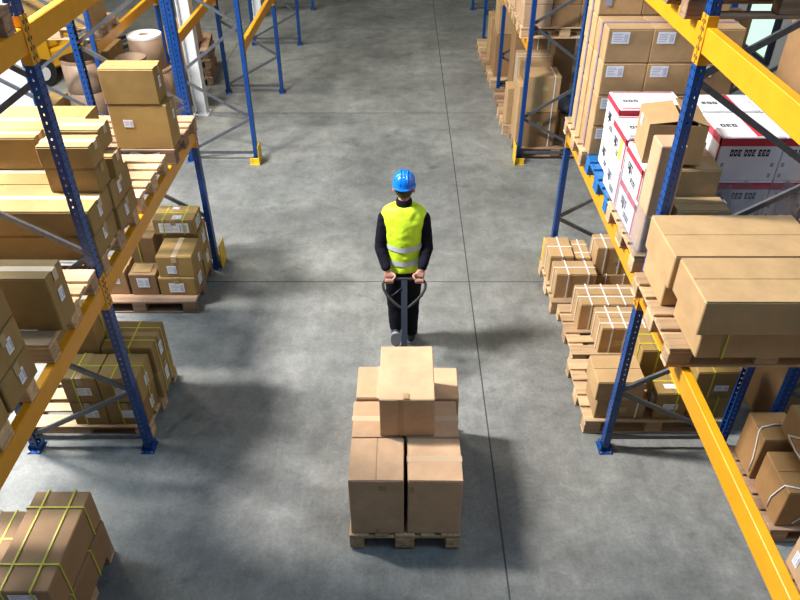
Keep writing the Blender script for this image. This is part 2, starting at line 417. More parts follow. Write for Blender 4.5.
for a, b, nm in ((3.95, 6.6, 'behind the labelled carton wall'),):
    beam(2.93, a, b, Z1, -1, f'yellow lower beam of the second right row, front, {nm}', 'yellow beams second right row')
    beam(3.85, a, b, Z1, 1, f'yellow lower beam of the second right row, back, {nm}', 'yellow beams second right row')

def guard(x, y, s_, front, lab):
    """L shaped column guard: x face towards the aisle"""
    m = MB(); w = .085; f = front
    xa, xb = sorted((s_*.062, s_*.072))
    m.box(xa, xb, min(f*.0, f*.13)-.04, max(0, f*.13)+.04 if f > 0 else .06, 0.006, .285, M['guard'], .003)
    ya, yb = sorted((f*.112, f*.122)); xc, xd = sorted((s_*.072, -s_*.07))
    m.box(xc, xd, ya, yb, .006, .09, M['guard'], .003)
    m.box(xc, xd, min(ya, 0)-.03*(f < 0), yb+.03*(f > 0), 0, .006, M['guard'])
    tag(m.build('column_guard', loc=(x, y, 0)), lab, 'column guard', 'yellow column guards at the cross passage')
guard(XL, FY[2], 1, 1, 'yellow steel guard at the foot of the left upright, before the cross passage')
guard(XL, FY[3], 1, -1, 'yellow steel guard at the foot of the left upright, beyond the cross passage')
guard(XR, FY[2], -1, 1, 'yellow steel guard at the foot of the right upright, beside the strapped cartons')
guard(XR, FY[3], -1, -1, 'yellow steel guard at the foot of the right upright, beyond the cross passage')

# ------------------------------------------------------------------ pallets
PL, PW = 1.15, .77
def make_pallet(mat, name='wooden_pallet'):
    root = empty(name, (0, 0, 0))
    ws = [.135, .095, .135, .095, .135]; gap = (PW-sum(ws))/4; y = -PW/2
    for w in ws:
        MB().box(-PL/2, PL/2, -w/2, w/2, -.010, .010, mat, .003).build('deck_board', root, (0, y+w/2, .134)); y += w+gap
    for x in (-PL/2+.07, 0, PL/2-.07):
        MB().box(-.065, .065, -PW/2, PW/2, -.010, .010, mat, .002).build('cross_board', root, (x, 0, .113))
    for yb, w in ((-PW/2+.05, .10), (0, .135), (PW/2-.05, .10)):
        MB().box(-PL/2, PL/2, -w/2, w/2, -.010, .010, mat, .003).build('bottom_board', root, (0, yb, .011))
        for x in (-PL/2+.07, 0, PL/2-.07):
            MB().box(-.068, .068, -w/2, w/2, -.040, .040, mat, .004).build('block', root, (x, yb, .062))
    return root
protoP = {'wood': make_pallet(M['wood']), 'wood2': make_pallet(M['wood2']), 'blue': make_pallet(M['bluewood'])}
usedP = set()
def pallet(xc, yc, z, lab, group, kind='wood', rz=0.):
    p = protoP[kind]
    if kind in usedP: p = copy_tree(p)
    usedP.add(kind); p.location = (xc, yc, z); p.rotation_euler.z = rz
    return tag(p, lab, 'pallet', group)
GF, GS = 'wooden pallets standing on the floor', 'wooden pallets lying on the rack beams'
ZB = Z1+.0685            # top of the lower beams
DK = ZB+.1455             # deck height of pallets on them
pallet(.025, 3.56, .020, 'wooden pallet on the pallet truck under the worker\'s load', 'pallet on the truck', 'wood', PI/2)
lx = -2.012-PL/2
pallet(lx, 2.50, ZB, 'wooden pallet on the left shelf nearest the viewer, under three stacked labelled cartons', GS, 'wood')
pallet(lx, 3.49, ZB, 'wooden pallet on the left shelf under a single tall carton', GS, 'wood')
pallet(lx, 4.39, ZB, 'wooden pallet on the left shelf under wide flat cartons', GS, 'wood')
pallet(lx, 5.24, ZB, 'half empty wooden pallet on the left shelf behind the flat cartons', GS, 'wood')
pallet(lx+.05, 6.10, ZB, 'wooden pallet on the left shelf under two stacked cartons by the passage', GS, 'wood2')
rx = 1.52+PL/2
pallet(rx, 3.46, ZB, 'worn wooden pallet on the right shelf under long flat cartons', GS, 'wood')
pallet(rx+.05, 4.42, ZB, 'wooden pallet on the right shelf under film wrapped cartons', GS, 'wood')
pallet(rx+.06, 5.235, ZB, 'blue painted pallet on the right shelf under white and red cartons', GS, 'blue')
pallet(rx+.03, 6.07, ZB, 'wooden pallet on the right shelf under the tall labelled carton wall', GS, 'wood')
pallet(rx+.02, 4.42, Z2+.0685, 'wooden pallet on the upper right beams at the top edge', 'pallets on upper beams', 'wood2')
pallet(-2.0-PL/2, 3.42, Z2+.0685, 'wooden pallet on the upper left beams in the top corner', 'pallets on upper beams', 'wood2')
pallet(-2.01-PL/2, 2.585, 0, 'wooden pallet on the floor at the bottom left corner', GF, 'wood')
pallet(-2.03-PL/2, 4.405, 0, 'wooden pallet on the floor behind the nearest left upright', GF, 'wood')
pallet(-2.06-PL/2, 6.095, 0, 'dark wooden pallet on the floor left, by the yellow guard', GF, 'wood2')
pallet(1.50+PL/2, 4.47, 0, 'wooden pallet on the floor just behind the nearest right upright', GF, 'wood')
pallet(1.555+PL/2, 5.30, 0, 'wooden pallet on the floor right, middle of the three under the strapped cartons', GF, 'wood')
pallet(1.50+PL/2, 6.09, 0, 'wooden pallet on the floor right, by the yellow guard', GF, 'wood')
pallet(2.58+PL/2, 3.43, 0, 'dark wooden pallet on the floor deep in the right rack', GF, 'wood2')
pallet(2.50+PL/2, 2.42, 0, 'wooden pallet on the floor at the bottom right corner', GF, 'wood2')
for k, (x, y) in enumerate([(1.60, 9.72), (1.52, 10.52), (1.55, 11.32), (1.53, 12.5), (1.50, 13.3), (1.5, 14.1)]):
    pallet(x+PL/2, y, 0, f'wooden pallet on the floor far right beyond the passage, {["nearest","second","third","fourth","fifth","sixth"][k]} in the line', GF, 'wood' if k % 2 else 'wood2')
for k, y in enumerate((9.78, 10.62, 11.45)):
    pallet(1.53+PL/2, y, ZB, f'pallet on the right shelf beyond the passage, {["nearest","middle","farthest"][k]} of three', GS)
pallet(-3.86-PL/2, 9.72, ZB, 'wooden pallet on the second left row shelf under pale cartons', GS)
for k in range(4):
    pallet(-3.75-.03*(k % 2), 12.75+.02*k, .145*k, f'wooden pallet beyond the white column, {["bottom","second","third","top"][k]} of a stack of four', 'stack of pallets by the column', 'wood2', PI/2+.15)

# ------------------------------------------------------------------ cartons
NC = [0]
def add_label(root, face, u, v, w, h, dx, dy, dz, mat='label', nm='shipping_label'):
    """face '-y','+x','-x','top'; u horizontal centre offset, v height of centre"""
    m = MB(); t = .0012
    def plate(a0, a1, b0, b1, mt, t0, t1):
        if face == '-y': m.box(a0, a1, -dy/2-t1, -dy/2-t0, b0, b1, mt)
        elif face == '+x': m.box(dx/2+t0, dx/2+t1, a0, a1, b0, b1, mt)
        elif face == '-x': m.box(-dx/2-t1, -dx/2-t0, -a1, -a0, b0, b1, mt)
        else: m.box(a0, a1, b0, b1, dz+t0, dz+t1, mt)
    off = .0004 if face == 'top' else .0026
    plate(u-w/2, u+w/2, v-h/2, v+h/2, M[mat], off, off+t)
    t1 = off+t
    rnd = random.Random(int((u+v+w)*1e4)+NC[0])
    y = v+h/2-h*.16
    if mat == 'label':
        while y > v-h*.36:
            L_ = w*rnd.uniform(.35, .6)
            plate(u-w*.42, u-w*.42+L_, y-h*.05, y, M['print'], t1, t1+.0004); y -= h*.15
        x = u+w*.20
        while x < u+w*.42:
            b = w*rnd.uniform(.01, .035); plate(x, x+b, v-h*.38, v+h*.30, M['print'], t1, t1+.0004); x += b*2.1
    return m.build(nm, root)
def carton(lab, group, x0, x1, y0, y1, z0, z1, mat='tan', seam='x', tape='tape', labels=(), straps=(), strapmat='wstrap', rz=0., tfac=1., tapew=.05, patches=()):
    NC[0] += 1
    dx, dy, dz = x1-x0, y1-y0, z1-z0-.0015
    root = empty('carton', ((x0+x1)/2, (y0+y1)/2, z0), rz, lab, 'cardboard box', group)
    b = MB(); mt = M[mat]; bv = min(.006, dz*.05)
    b.box(-dx/2, dx/2, -dy/2, dy/2, 0.0005, dz-.006, mt, bv)
    g = .0025; e = bv*.6
    if seam == 'x':
        b.box(-dx/2+e, dx/2-e, -dy/2+e, -g, dz-.0065, dz, mt, .0006); b.box(-dx/2+e, dx/2-e, g, dy/2-e, dz-.0065, dz, mt, .0006)
    elif seam == 'y':
        b.box(-dx/2+e, -g, -dy/2+e, dy/2-e, dz-.0065, dz, mt, .0006); b.box(g, dx/2-e, -dy/2+e, dy/2-e, dz-.0065, dz, mt, .0006)
    # slightly worn: push a few corners
    rnd = random.Random(NC[0])
    for v in b.bm.verts:
        k = .0022
        v.co.x += k*math.sin(v.co.y*9+NC[0]) * (v.co.z/dz)
        v.co.y += k*math.sin(v.co.x*7+NC[0]*1.7) * (v.co.z/dz)
    b.build('body', root)
    if not seam: b2 = 1
    if tape and seam:
        t = MB(); w = tapew/2; d = min(.07, dz*.35)
        if seam == 'x':
            t.box(-dx/2-.004, dx/2+.004, -w, w, dz, dz+.0008, M[tape])
            for s_ in (-1, 1): a, c = sorted((s_*(dx/2+.0036), s_*(dx/2+.0046))); t.box(a, c, -w, w, dz-d, dz+.0008, M[tape])
        else:
            t.box(-w, w, -dy/2-.004, dy/2+.004, dz, dz+.0008, M[tape])
            for s_ in (-1, 1): a, c = sorted((s_*(dy/2+.0036), s_*(dy/2+.0046))); t.box(-w, w, a, c, dz-d, dz+.0008, M[tape])
        t.build('tape', root)
    for p in patches:                      # small squares of tape: face,u,v,w,h
        add_label(root, *p, dx, dy, dz, 'tape', 'tape')
    for l in labels: add_label(root, *l[:5], dx, dy, dz, *(l[5:]))
    sw = .006
    for ax, pos in straps:
        s_ = MB(); o = .0045; th = .0022; sm = M[strapmat]
        if ax == 'x':
            s_.box(pos-sw, pos+sw, -dy/2-o-th, dy/2+o+th, dz+.0008, dz+.0008+th, sm)
            for q in (-1, 1): a, c = sorted((q*(dy/2+o), q*(dy/2+o+th))); s_.box(pos-sw, pos+sw, a, c, .001, dz+.001, sm)
        else:
            s_.box(-dx/2-o-th, dx/2+o+th, pos-sw, pos+sw, dz+.0010, dz+.0010+th, sm)
            for q in (-1, 1): a, c = sorted((q*(dx/2+o), q*(dx/2+o+th))); s_.box(a, c, pos-sw, pos+sw, .001, dz+.001, sm)
        s_.build('strap', root)
    return root

# --- load on the pallet truck (deck raised a little)
zc = .1655; G = 'cartons on the pallet truck'
top = .725
carton('pale carton at the front left of the truck load, nearest the viewer', G, -.345, .018, 3.0, 3.368, zc, top, 'pink', 'y', None, patches=(('-y', .04, .48, .05, .04),('-y', 0, .03, .03, .05)))
carton('pale carton at the front right of the truck load, nearest the viewer', G, .042, .402, 3.0, 3.368, zc, top, 'pink', 'x', 'clear', patches=(('-y', -.15, .47, .025, .05),))
carton('pale carton in the middle row of the truck load, left', G, -.345, .008, 3.378, 3.73, zc, top-.002, 'pink', 'x', 'clear')
carton('pale carton in the middle row of the truck load, right', G, .03, .398, 3.378, 3.73, zc, top-.002, 'pink', 'x', 'clear')
carton('pale carton in the back row of the truck load, left', G, -.33, .02, 3.758, 4.10, zc, top, 'pink', 'y', 'clear')
carton('pale carton in the back row of the truck load, right', G, .06, .425, 3.758, 4.10, zc, top, 'pink', None, None)
carton('single pale carton on top of the truck load, behind the worker', G, -.145, .226, 3.382, 3.93, top+.001, 1.083, 'pink', None, None,
       patches=(('top', -.01, -.245, .04, .05), ('-y', -.045, .18, .035, .34)))

# --- left shelf
G = 'cartons on the left shelf'
LB = lambda u=0., v=.1: ('+x', u, v, .055, .085)
carton('labelled carton on the left shelf edge, bottom of the stack of three', G, -2.42, -1.975, 2.56, 2.88, DK, 1.98, 'gold', 'x', 'tape', labels=[LB(.02, .10)])
carton('labelled carton on the left shelf edge, middle of the stack of three', G, -2.42, -1.978, 2.55, 2.875, 1.981, 2.175, 'gold', 'x', 'tape', labels=[LB(.03, .10)])
carton('unlabelled carton on the left shelf edge, top of the stack of three', G, -2.42, -1.985, 2.55, 2.88, 2.176, 2.385, 'gold', 'x', 'tape')
carton('carton on the left shelf edge nearest the viewer, cut by the left frame', G, -2.42, -1.98, 2.18, 2.54, DK, 1.98, 'gold', 'x', 'tape')
carton('tall carton with one white label, alone on its pallet on the left shelf', G, -2.62, -1.968, 3.23, 3.43, DK, 2.152, 'gold', 'x', 'clear', labels=[LB(.0, .20)])
carton('wide flat carton on the left shelf, lower of the front pair', G, -3.1, -2.01, 3.985, 4.355, DK, 1.965, 'gold', 'x', 'tape', labels=[LB(-.02, .12)])
carton('wide flat carton on the left shelf, upper of the front pair under small boxes', G, -3.1, -2.0, 3.983, 4.355, 1.966, 2.15, 'gold', 'x', 'clear', labels=[LB(-.02, .11)])
carton('flat carton on the left shelf, lower of the pair behind the wide ones', G, -2.9, -1.985, 4.365, 4.74, DK, 1.95, 'gold', 'x', 'tape', labels=[LB(-.03, .09)])
carton('flat carton on the left shelf, upper of the pair behind the wide ones', G, -2.9, -1.99, 4.365, 4.745, 1.951, 2.148, 'gold', 'x', 'clear', labels=[LB(-.05, .11)])
G2 = 'small cartons stacked on the wide ones on the left shelf'
carton('small long carton on the wide cartons, lower front', G2, -2.335, -1.998, 4.24, 4.43, 2.151, 2.322, 'gold', 'x', 'tape')
carton('small long carton with a bright top on the wide cartons, upper front', G2, -2.345, -2.0, 4.238, 4.43, 2.323, 2.48, 'gold', 'x', 'clear')
carton('small carton on the wide cartons, lower back, jutting towards the aisle', G2, -2.33, -1.955, 4.44, 4.60, 2.151, 2.315, 'gold', 'x', 'clear')
carton('small carton on the wide cartons, upper back', G2, -2.40, -2.03, 4.50, 4.70, 2.316, 2.48, 'gold', 'x', 'clear')
carton('low carton at the left frame edge on top of the flat cartons', G2, -3.1, -2.52, 4.58, 4.745, 2.150, 2.39, 'gold', 'x', 'clear')
carton('big pale carton at the left frame edge behind the small boxes', G, -3.1, -2.42, 4.90, 5.45, DK, 2.28, 'gold', 'x', 'clear')
carton('large carton with a square label, lower of two ending the left shelf', G, -2.458, -1.965, 5.735, 5.97, DK, 2.178, 'gold', 'x', 'tape', labels=[('-y', -.10, .23, .08, .065), ('+x', .03, .26, .05, .08)])
carton('large carton, upper of two ending the left shelf', G, -2.465, -2.008, 5.73, 5.95, 2.179, 2.478, 'gold', 'x', 'tape', labels=[('+x', -.02, .17, .05, .09)])
G = 'carton on the upper left beams'
carton('dark carton on the upper left beams in the top corner', G, -2.9, -2.03, 3.15, 3.78, Z2+.0685+.145, 3.9, 'brown')

# --- left floor
G = 'cartons on the floor pallet by the left yellow guard'
zf = .1455
carton('labelled carton on the dark left floor pallet, bottom front right', G, -2.43, -2.065, 5.83, 6.17, zf, .355, 'gold', 'y', 'tape', labels=[('-y', -.01, .09, .15, .11), ('+x', .0, .10, .12, .12)])
carton('carton standing on the bottom front right one, dark left floor pallet', G, -2.41, -2.055, 5.84, 6.19, .356, .60, 'gold', 'y', 'clear', labels=[('-y', -.04, .09, .09, .09), ('+x', .05, .10, .06, .09)])
carton('open carton with folded pale flap on the dark left floor pallet', G, -2.72, -2.45, 5.83, 6.05, zf, .40, 'brown', None, None, labels=[('-y', .0, .15, .12, .11), ('top', -.01, 0., .18, .14, 'tape')])
carton('labelled carton at the back right of the dark left floor pallet, lower', G, -2.44, -2.06, 6.21, 6.505, zf, .39, 'gold', 'x', 'tape', labels=[('+x', .0, .13, .10, .13)])
carton('labelled carton at the back right of the dark left floor pallet, middle', G, -2.44, -2.065, 6.215, 6.505, .391, .63, 'gold', 'x', 'tape', labels=[('+x', .0, .13, .10, .13)])
carton('flat strapped carton with a big label on top of the back stack, left floor pallet', G, -2.50, -2.09, 6.20, 6.50, .631, .80, 'gold', 'y', 'tape', labels=[('-y', .0, .08, .30, .11), ('top', .03, -.09, .09, .07), ('top', -.02, .10, .07, .05), ('+x', .0, .08, .14, .11)], straps=(('x', -.1), ('x', .1), ('y', 0)), strapmat='ystrap')
carton('dark carton deep on the left floor pallet by the guard, lower left', G, -3.12, -2.75, 5.84, 6.12, zf, .42, 'brown', 'x', 'tape', labels=[('-y', .05, .18, .13, .10)])
carton('dark strapped carton deep on the left floor pallet by the guard, back', G, -2.85, -2.52, 6.16, 6.5, zf, .62, 'brown', 'x', 'tape', straps=(('x', .0),), strapmat='ystrap')
G = 'yellow strapped cartons behind the nearest left upright'
SL = ('-y', .0, .10, .10, .07)
for (nm, xa, xb, za, zb) in (('lower left', -2.64, -2.36, zf, .39), ('lower right', -2.355, -2.045, zf, .39), ('upper left', -2.64, -2.36, .391, .65), ('upper right', -2.355, -2.04, .391, .65)):
    carton(f'yellow strapped labelled carton behind the left upright, {nm} of the front four', G, xa, xb, 4.045, 4.34, za, zb, 'gold', 'y', 'tape', labels=[('-y', .02, .12, .11, .08), ('+x', .0, .12, .07, .10)], straps=(('x', -.04), ('y', 0)), strapmat='ystrap')
for (nm, za, zb) in (('lower', zf, .42), ('upper', .421, .70)):
    carton(f'yellow strapped labelled carton behind the left upright, {nm} of the back pair', G, -2.41, -2.005, 4.35, 4.70, za, zb, 'gold', 'x', 'tape', labels=[('+x', .0, .14, .07, .12)], straps=(('x', .02), ('y', .08), ('y', -.08)), strapmat='ystrap')
carton('tall dark carton left of the yellow strapped ones, under the left shelf', G, -2.80, -2.43, 4.36, 4.70, zf, .93, 'gold', 'x', 'tape', labels=[('-y', .05, .30, .12, .10), ('+x', 0, .45, .08, .11)], straps=(('y', 0),), strapmat='ystrap')
G = 'yellow strapped cartons at the bottom left corner'
carton('long yellow strapped carton at the bottom left corner, upper, with torn silver tape', G, -2.345, -1.995, 2.24, 2.94, .42, .70, 'brown', None, None, straps=(('x', -.09), ('x', .08), ('y', .22), ('y', -.18)), strapmat='ystrap', labels=[('-y', .02, .22, .16, .05)])
carton('long yellow strapped carton at the bottom left corner, lower', G, -2.33, -1.985, 2.25, 2.93, zf, .419, 'brown', 'y', 'tape', straps=(('y', .1), ('y', -.2)), strapmat='ystrap')
carton('yellow strapped carton at the bottom left corner, left neighbour cut by the frame', G, -2.80, -2.37, 2.24, 2.86, zf, .60, 'brown', 'y', 'clear', straps=(('x', .12), ('y', .1)), strapmat='ystrap')

# --- right shelf: long flat cartons
G = 'long flat cartons on the right shelf'
carton('long flat carton on the right shelf, lower front, with a yellow strap', G, 1.63, 2.50, 2.99, 3.39, DK, 1.972, 'tan', 'x', None, straps=(('x', -.29),), strapmat='ystrap')
carton('long flat carton on the right shelf, lower back, by the upright', G, 1.578, 2.45, 3.475, 3.865, DK, 1.972, 'tan', 'x', None)
carton('long flat carton on the right shelf, upper front, nearest the viewer', G, 1.578, 2.44, 2.955, 3.375, 1.973, 2.20, 'tan', 'x', None)
carton('long flat carton on the right shelf, upper back', G, 1.552, 2.42, 3.385, 3.855, 1.973, 2.20, 'tan', 'x', None)
carton('flat carton at the right frame edge beside the long ones', G, 2.46, 2.85, 3.40, 3.85, DK, 2.19, 'tan', 'x', None)
# --- right shelf: labelled carton wall
G = 'identical labelled cartons in the tall wall on the right shelf'
rows = ['bottom', 'second', 'third', 'top']; cols = ['left', 'middle', 'right']
def vtape(root, dx, dy, dz, topside):
    m = MB(); m.box(-dx/2-.006, -dx/2-.0046, -.022, .022, .002, dz, M['vtape'])
    if topside: m.box(-dx/2, dx/2, -.022, .022, dz+.0003, dz+.0012, M['vtape'])
    m.build('tape', root, label='violet printed tape')
hz = (2.825-DK)/4
for c in range(3):
    for r in range(4):
        xa = 1.588+c*.352; dxx = .350
        o = carton(f'brown labelled carton in the front face of the tall wall, {rows[r]} row, {cols[c]} column', G, xa, xa+dxx, 5.61, 5.975, DK+r*hz+.0005, DK+(r+1)*hz, 'tan', 'x', None,
                   labels=[('-y', -.075, hz-.068, .135, .088)])
        vtape(o, dxx, .365, hz, r == 3)
rows5 = rows[:3]+['fourth', 'top']
for c in range(3):
    for r in range(5):
        xa = 1.582+c*.352
        o = carton(f'brown carton of the higher stack behind the labelled wall, {rows5[r]} row, {cols[c]} column', 'cartons of the higher stack behind the labelled wall', xa, xa+.35, 5.985, 6.33, DK+r*hz+.0005, DK+(r+1)*hz, 'tan', 'x', None,
                   labels=[('-y', -.1, .12, .05, .1, 'print', 'tape_mark')] if r == 4 else ())
        vtape(o, .35, .345, hz, r == 4)

# --- right shelf: white and red printed cartons
def white_carton(lab, x0, x1, y0, y1, z0, z1, bandz=.75, left=True, front=True, topstripe='edge', group='white and red printed cartons'):
    NC[0] += 1
    dx, dy, dz = x1-x0, y1-y0, z1-z0
    root = empty('printed_carton', ((x0+x1)/2, (y0+y1)/2, z0), 0, lab, 'cardboard box', group)
    b = MB().box(-dx/2, dx/2, -dy/2, dy/2, .0005, dz-.002, M['white'], .005)
    b.box(-dx/2+.004, dx/2-.004, -dy/2+.004, -.002, dz-.003, dz, M['white']); b.box(-dx/2+.004, dx/2-.004, .002, dy/2-.004, dz-.003, dz, M['white']); b.build('body', root)
    band = MB(); t = .001; nob = bandz > 1; bz0, bz1 = (dz*.99, dz*.995) if nob else (dz*bandz, min(dz*.99, dz*bandz+min(.055, dz*.17)))
    if front: band.box(-dx/2, dx/2, -dy/2-t, -dy/2-.0002, bz0, bz1, M['red'])
    if left:
        band.box(-dx/2-t, -dx/2-.0002, -dy/2, dy/2, bz0, bz1, M['red'])
        band.box(-dx/2-t, -dx/2-.0002, -dy/2+.004, -dy/2+.03, .01, bz1, M['red'])
    if topstripe == 'edge':
        band.box(-dx/2+.02, dx/2-.02, -dy/2+.015, -dy/2+.035, dz, dz+t, M['red']); band.box(-dx/2+.02, dx/2-.02, dy/2-.035, dy/2-.015, dz, dz+t, M['red'])
    elif topstripe == 'strip': band.box(.02, .075, -dy/2+.01, dy/2-.01, dz, dz+t, M['red'])
    band.build('printed_band', root, label='red printed band')
    pr = MB(); rnd = random.Random(NC[0])
    def glyphs(x, z, w, h, n, ax):
        gw = w/n
        for i in range(n):
            g0 = x+i*gw; k = rnd.randint(0, 3)
            parts = [(0, .25, 0, 1), (.25, .8, 0, .3 if k != 1 else .25), (.25, .8, .7, 1)] + ([(.55, .8, .3, .7)] if k in (0, 2) else [(.25, .7, .4, .58)])
            for a, c_, d_, e_ in parts:
                if ax == 'f': pr.box(g0+a*gw, g0+c_*gw, -dy/2-t, -dy/2-.0002, z+d_*h, z+e_*h, M['black'])
                elif ax == 'l': pr.box(-dx/2-t, -dx/2-.0002, -(g0+c_*gw), -(g0+a*gw), z+d_*h, z+e_*h, M['black'])
                else: pr.box(g0+a*gw, g0+c_*gw, z+d_*h, z+e_*h, dz, dz+t, M['black'])
    if front:
        w = min(.32, dx*.62)
        glyphs(-dx*.32, bz0-.075, w*.3, .05, 3, 'f'); glyphs(-dx*.32+w*.36, bz0-.075, w*.3, .05, 3, 'f'); glyphs(-dx*.32+w*.72, bz0-.075, w*.3, .05, 3, 'f')
        for u in (-dx*.40, dx*.40):
            pr.box(u-.01, u+.01, -dy/2-t, -dy/2-.0002, .03, .06, M['print']); pr.box(u-.01, u+.01, -dy/2-t, -dy/2-.0002, .11, .14, M['print'])
    if left:
        glyphs(-dy*.30, dz*.38, dy*.30, .06, 4, 'l'); glyphs(-dy*.05, dz*.16, dy*.30, .04, 5, 'l')
        pr.box(-dx/2-t, -dx/2-.0002, dy*.12, dy*.20, dz*.30, dz*.52, M['black'])
    if topstripe != 'none': glyphs(-dx*.38, -dy*.1, .12, .05, 3, 't')
    pr.build('printed_text', root, label='black printing'); return root
ZW = 2.43
hw = (ZW-DK)/2
GW = 'white and red printed cartons'
white_carton('white carton on the blue pallet beside the labelled wall, lower of the pair', 1.65, 2.15, 5.14, 5.51, DK, DK+.30, bandz=2)
white_carton('white carton with red edged top on the blue pallet, upper of the pair', 1.645, 2.15, 5.14, 5.51, DK+.301, 2.37, bandz=.80)
white_carton('white carton with yellow and black print, lower one in the middle of the white stacks', 1.60, 2.10, 4.72, 5.11, DK, DK+.28, bandz=2)
wc = white_carton('white carton with red edged top, upper one in the middle of the white stacks', 1.60, 2.10, 4.72, 5.11, DK+.281, 2.33)
MB().box(-.2515, -.2502, -.12, -.04, .05, .2, M['yprint']).build('printed_band', wc, label='yellow printed patch')
white_carton('film wrapped white carton at the front of the white stacks, lower', 1.60, 1.76, 4.27, 4.69, DK, DK+.27, front=False)
white_carton('film wrapped white carton with slanting red band at the front of the white stacks, upper', 1.60, 1.76, 4.28, 4.69, DK+.271, 2.315, bandz=.72, front=False)
for r, (za, zb) in enumerate(((DK, 2.10), (2.101, 2.43))):
    for c in range(2):
        for d, (ya, yb) in enumerate(((4.50, 4.93), )):
            white_carton(f'white carton with red band and black lettering facing the viewer, {["lower","upper"][r]} row, {["left","right"][c]}', 2.165+c*.435, [2.595, 2.86][c], ya, yb, za, zb, bandz=.80, left=(c == 0), topstripe='strip' if r else 'none')
        if r: white_carton(f'white carton on the blue pallet behind the lettered ones, {["left","right"][c]}', 2.18+c*.435, [2.61, 2.86][c], 4.97, 5.30, DK, 2.425, left=False, front=False, topstripe='strip')
# brown cartons inside the wrapped load
G = 'brown cartons in the film wrapped load'
carton('brown carton under the opened box in the wrapped load', G, 1.775, 2.13, 4.30, 4.68, DK, 2.29, 'tan', 'x', None)
carton('narrow upright beige carton at the front corner of the wrapped load', G, 1.60, 1.765, 4.08, 4.26, DK, 2.56, 'pink', None, None)
carton('low brown carton in front of the lettered white cartons in the wrapped load', G, 1.80, 2.15, 4.09, 4.28, DK, 2.10, 'tan', 'x', None)
# opened box on top
ob = empty('open_carton', (1.80, 4.50, 2.316), -.12, 'opened brown box with lifted flaps on top of the wrapped load', 'cardboard box')
b = MB(); w_, d_, h_ = .37, .36, .27; t = .005
b.box(-w_/2, w_/2, -d_/2, -d_/2+t, 0, h_, M['tan']); b.box(-w_/2, w_/2, d_/2-t, d_/2, 0, h_, M['tan'])
b.box(-w_/2, -w_/2+t, -d_/2+t, d_/2-t, 0, h_, M['tan']); b.box(w_/2-t, w_/2, -d_/2+t, d_/2-t, 0, h_, M['tan']); b.box(-w_/2, w_/2, -d_/2, d_/2, 0, t, M['inner'])
b.build('body', ob)
def flap(p, q, out, ln, ang, nm='flap'):
    p, q = Vector(p), Vector(q); o_ = Vector(out); n = (o_*math.cos(ang)+Vector((0, 0, math.sin(ang))))*ln
    f = MB(); f.bm.verts.ensure_lookup_table()
    vs = [p, q, q+n, p+n]; up = (q-p).cross(n).normalized()*.004
    a = [f.bm.verts.new(v) for v in vs]; c = [f.bm.verts.new(v+up) for v in vs]
    fs = [f.bm.faces.new(a), f.bm.faces.new(c)] + [f.bm.faces.new((a[i], a[(i+1) % 4], c[(i+1) % 4], c[i])) for i in range(4)]
    f._m(M['tan'], fs); return f.build(nm, ob)
flap((-w_/2, -d_/2, h_), (-w_/2, d_/2, h_), (1, 0, 0), .20, .16); flap((w_/2, -d_/2, h_), (w_/2, d_/2, h_), (-1, 0, 0), .17, .30)
flap((-w_/2, d_/2, h_), (w_/2, d_/2, h_), (0, -1, 0), .15, -.05)
add_label(ob, '-x', -.06, .21, .07, .07, w_, d_, h_)
# stretch film around the near white stack (belongs to that load)
fm = MB()
def sheet(pts, nz_=.003):
    """wrinkled film wall following a plan polyline: pts (x,y), z0..z1"""
    (poly, z0, z1) = pts; rnd = random.Random(3); grid = []
    dense = []
    for a, c in zip(poly, poly[1:]):
        n = max(2, int((Vector(c)-Vector(a)).length/.04))
        for i in range(n): dense.append(Vector(a).lerp(Vector(c), i/n))
    dense.append(Vector(poly[-1]))
    nzr = 14
    for k in range(nzr+1):
        z = z0+(z1-z0)*k/nzr
        grid.append([fm.bm.verts.new((p.x-abs(rnd.gauss(0, nz_)), p.y-abs(rnd.gauss(0, nz_)), z+(rnd.gauss(0, .012) if k == nzr else 0))) for p in dense])
    fs = []
    for k in range(nzr):
        for i in range(len(dense)-1): fs.append(fm.bm.faces.new((grid[k][i], grid[k][i+1], grid[k+1][i+1], grid[k+1][i])))
    for f in fs: f.smooth = True
    fm._m(M['film'], fs)
sheet(([(1.585, 4.92), (1.585, 4.06), (2.17, 4.06), (2.19, 4.485), (2.87, 4.485)], DK+.001, 2.09))
tag(fm.build('stretch_film'), 'clear wrinkled stretch film wrapped around the white cartons', 'plastic film')

# --- right floor
def wcart(lab, *a, **k):
    k.setdefault('mat', 'tan'); k.setdefault('strapmat', 'wstrap'); k.setdefault('tape', None)
    return carton(lab, 'white strapped cartons on the right floor pallets', *a, **k)
OL = lambda u=.06, v=.08: ('-y', u, v, .09, .06, 'olive', 'paper_label')
wcart('white strapped carton on the far pallet by the right guard, front left', 1.53, 1.93, 5.785, 6.03, zf, .43, seam='x', straps=(('x', -.08), ('x', .12), ('y', 0)), labels=[OL(.03, .09)])
wcart('white strapped carton on the far pallet by the right guard, low one on the right', 1.965, 2.36, 5.99, 6.28, zf, .285, seam='x', straps=(('x', -.07), ('x', .11)))
wcart('white strapped carton standing on the low one, far pallet by the right guard', 1.955, 2.31, 6.0, 6.27, .286, .60, seam='y', straps=(('x', -.09), ('x', .06), ('y', .05)), labels=[OL(.05, .17)])
wcart('white strapped carton on the far pallet by the right guard, back left', 1.52, 1.76, 6.08, 6.45, zf, .45, seam='y', straps=(('x', .0), ('y', .0)))
wcart('white strapped small carton on the far pallet by the right guard, back middle', 1.775, 1.94, 6.10, 6.45, zf, .42, seam='y', straps=(('y', -.08), ('y', .08), ('x', 0)))
wcart('white strapped long carton on the middle right pallet, back', 1.665, 2.21, 5.275, 5.60, zf, .44, seam='x', straps=(('x', -.17), ('x', -.02), ('x', .14), ('y', -.04), ('y', .1)))
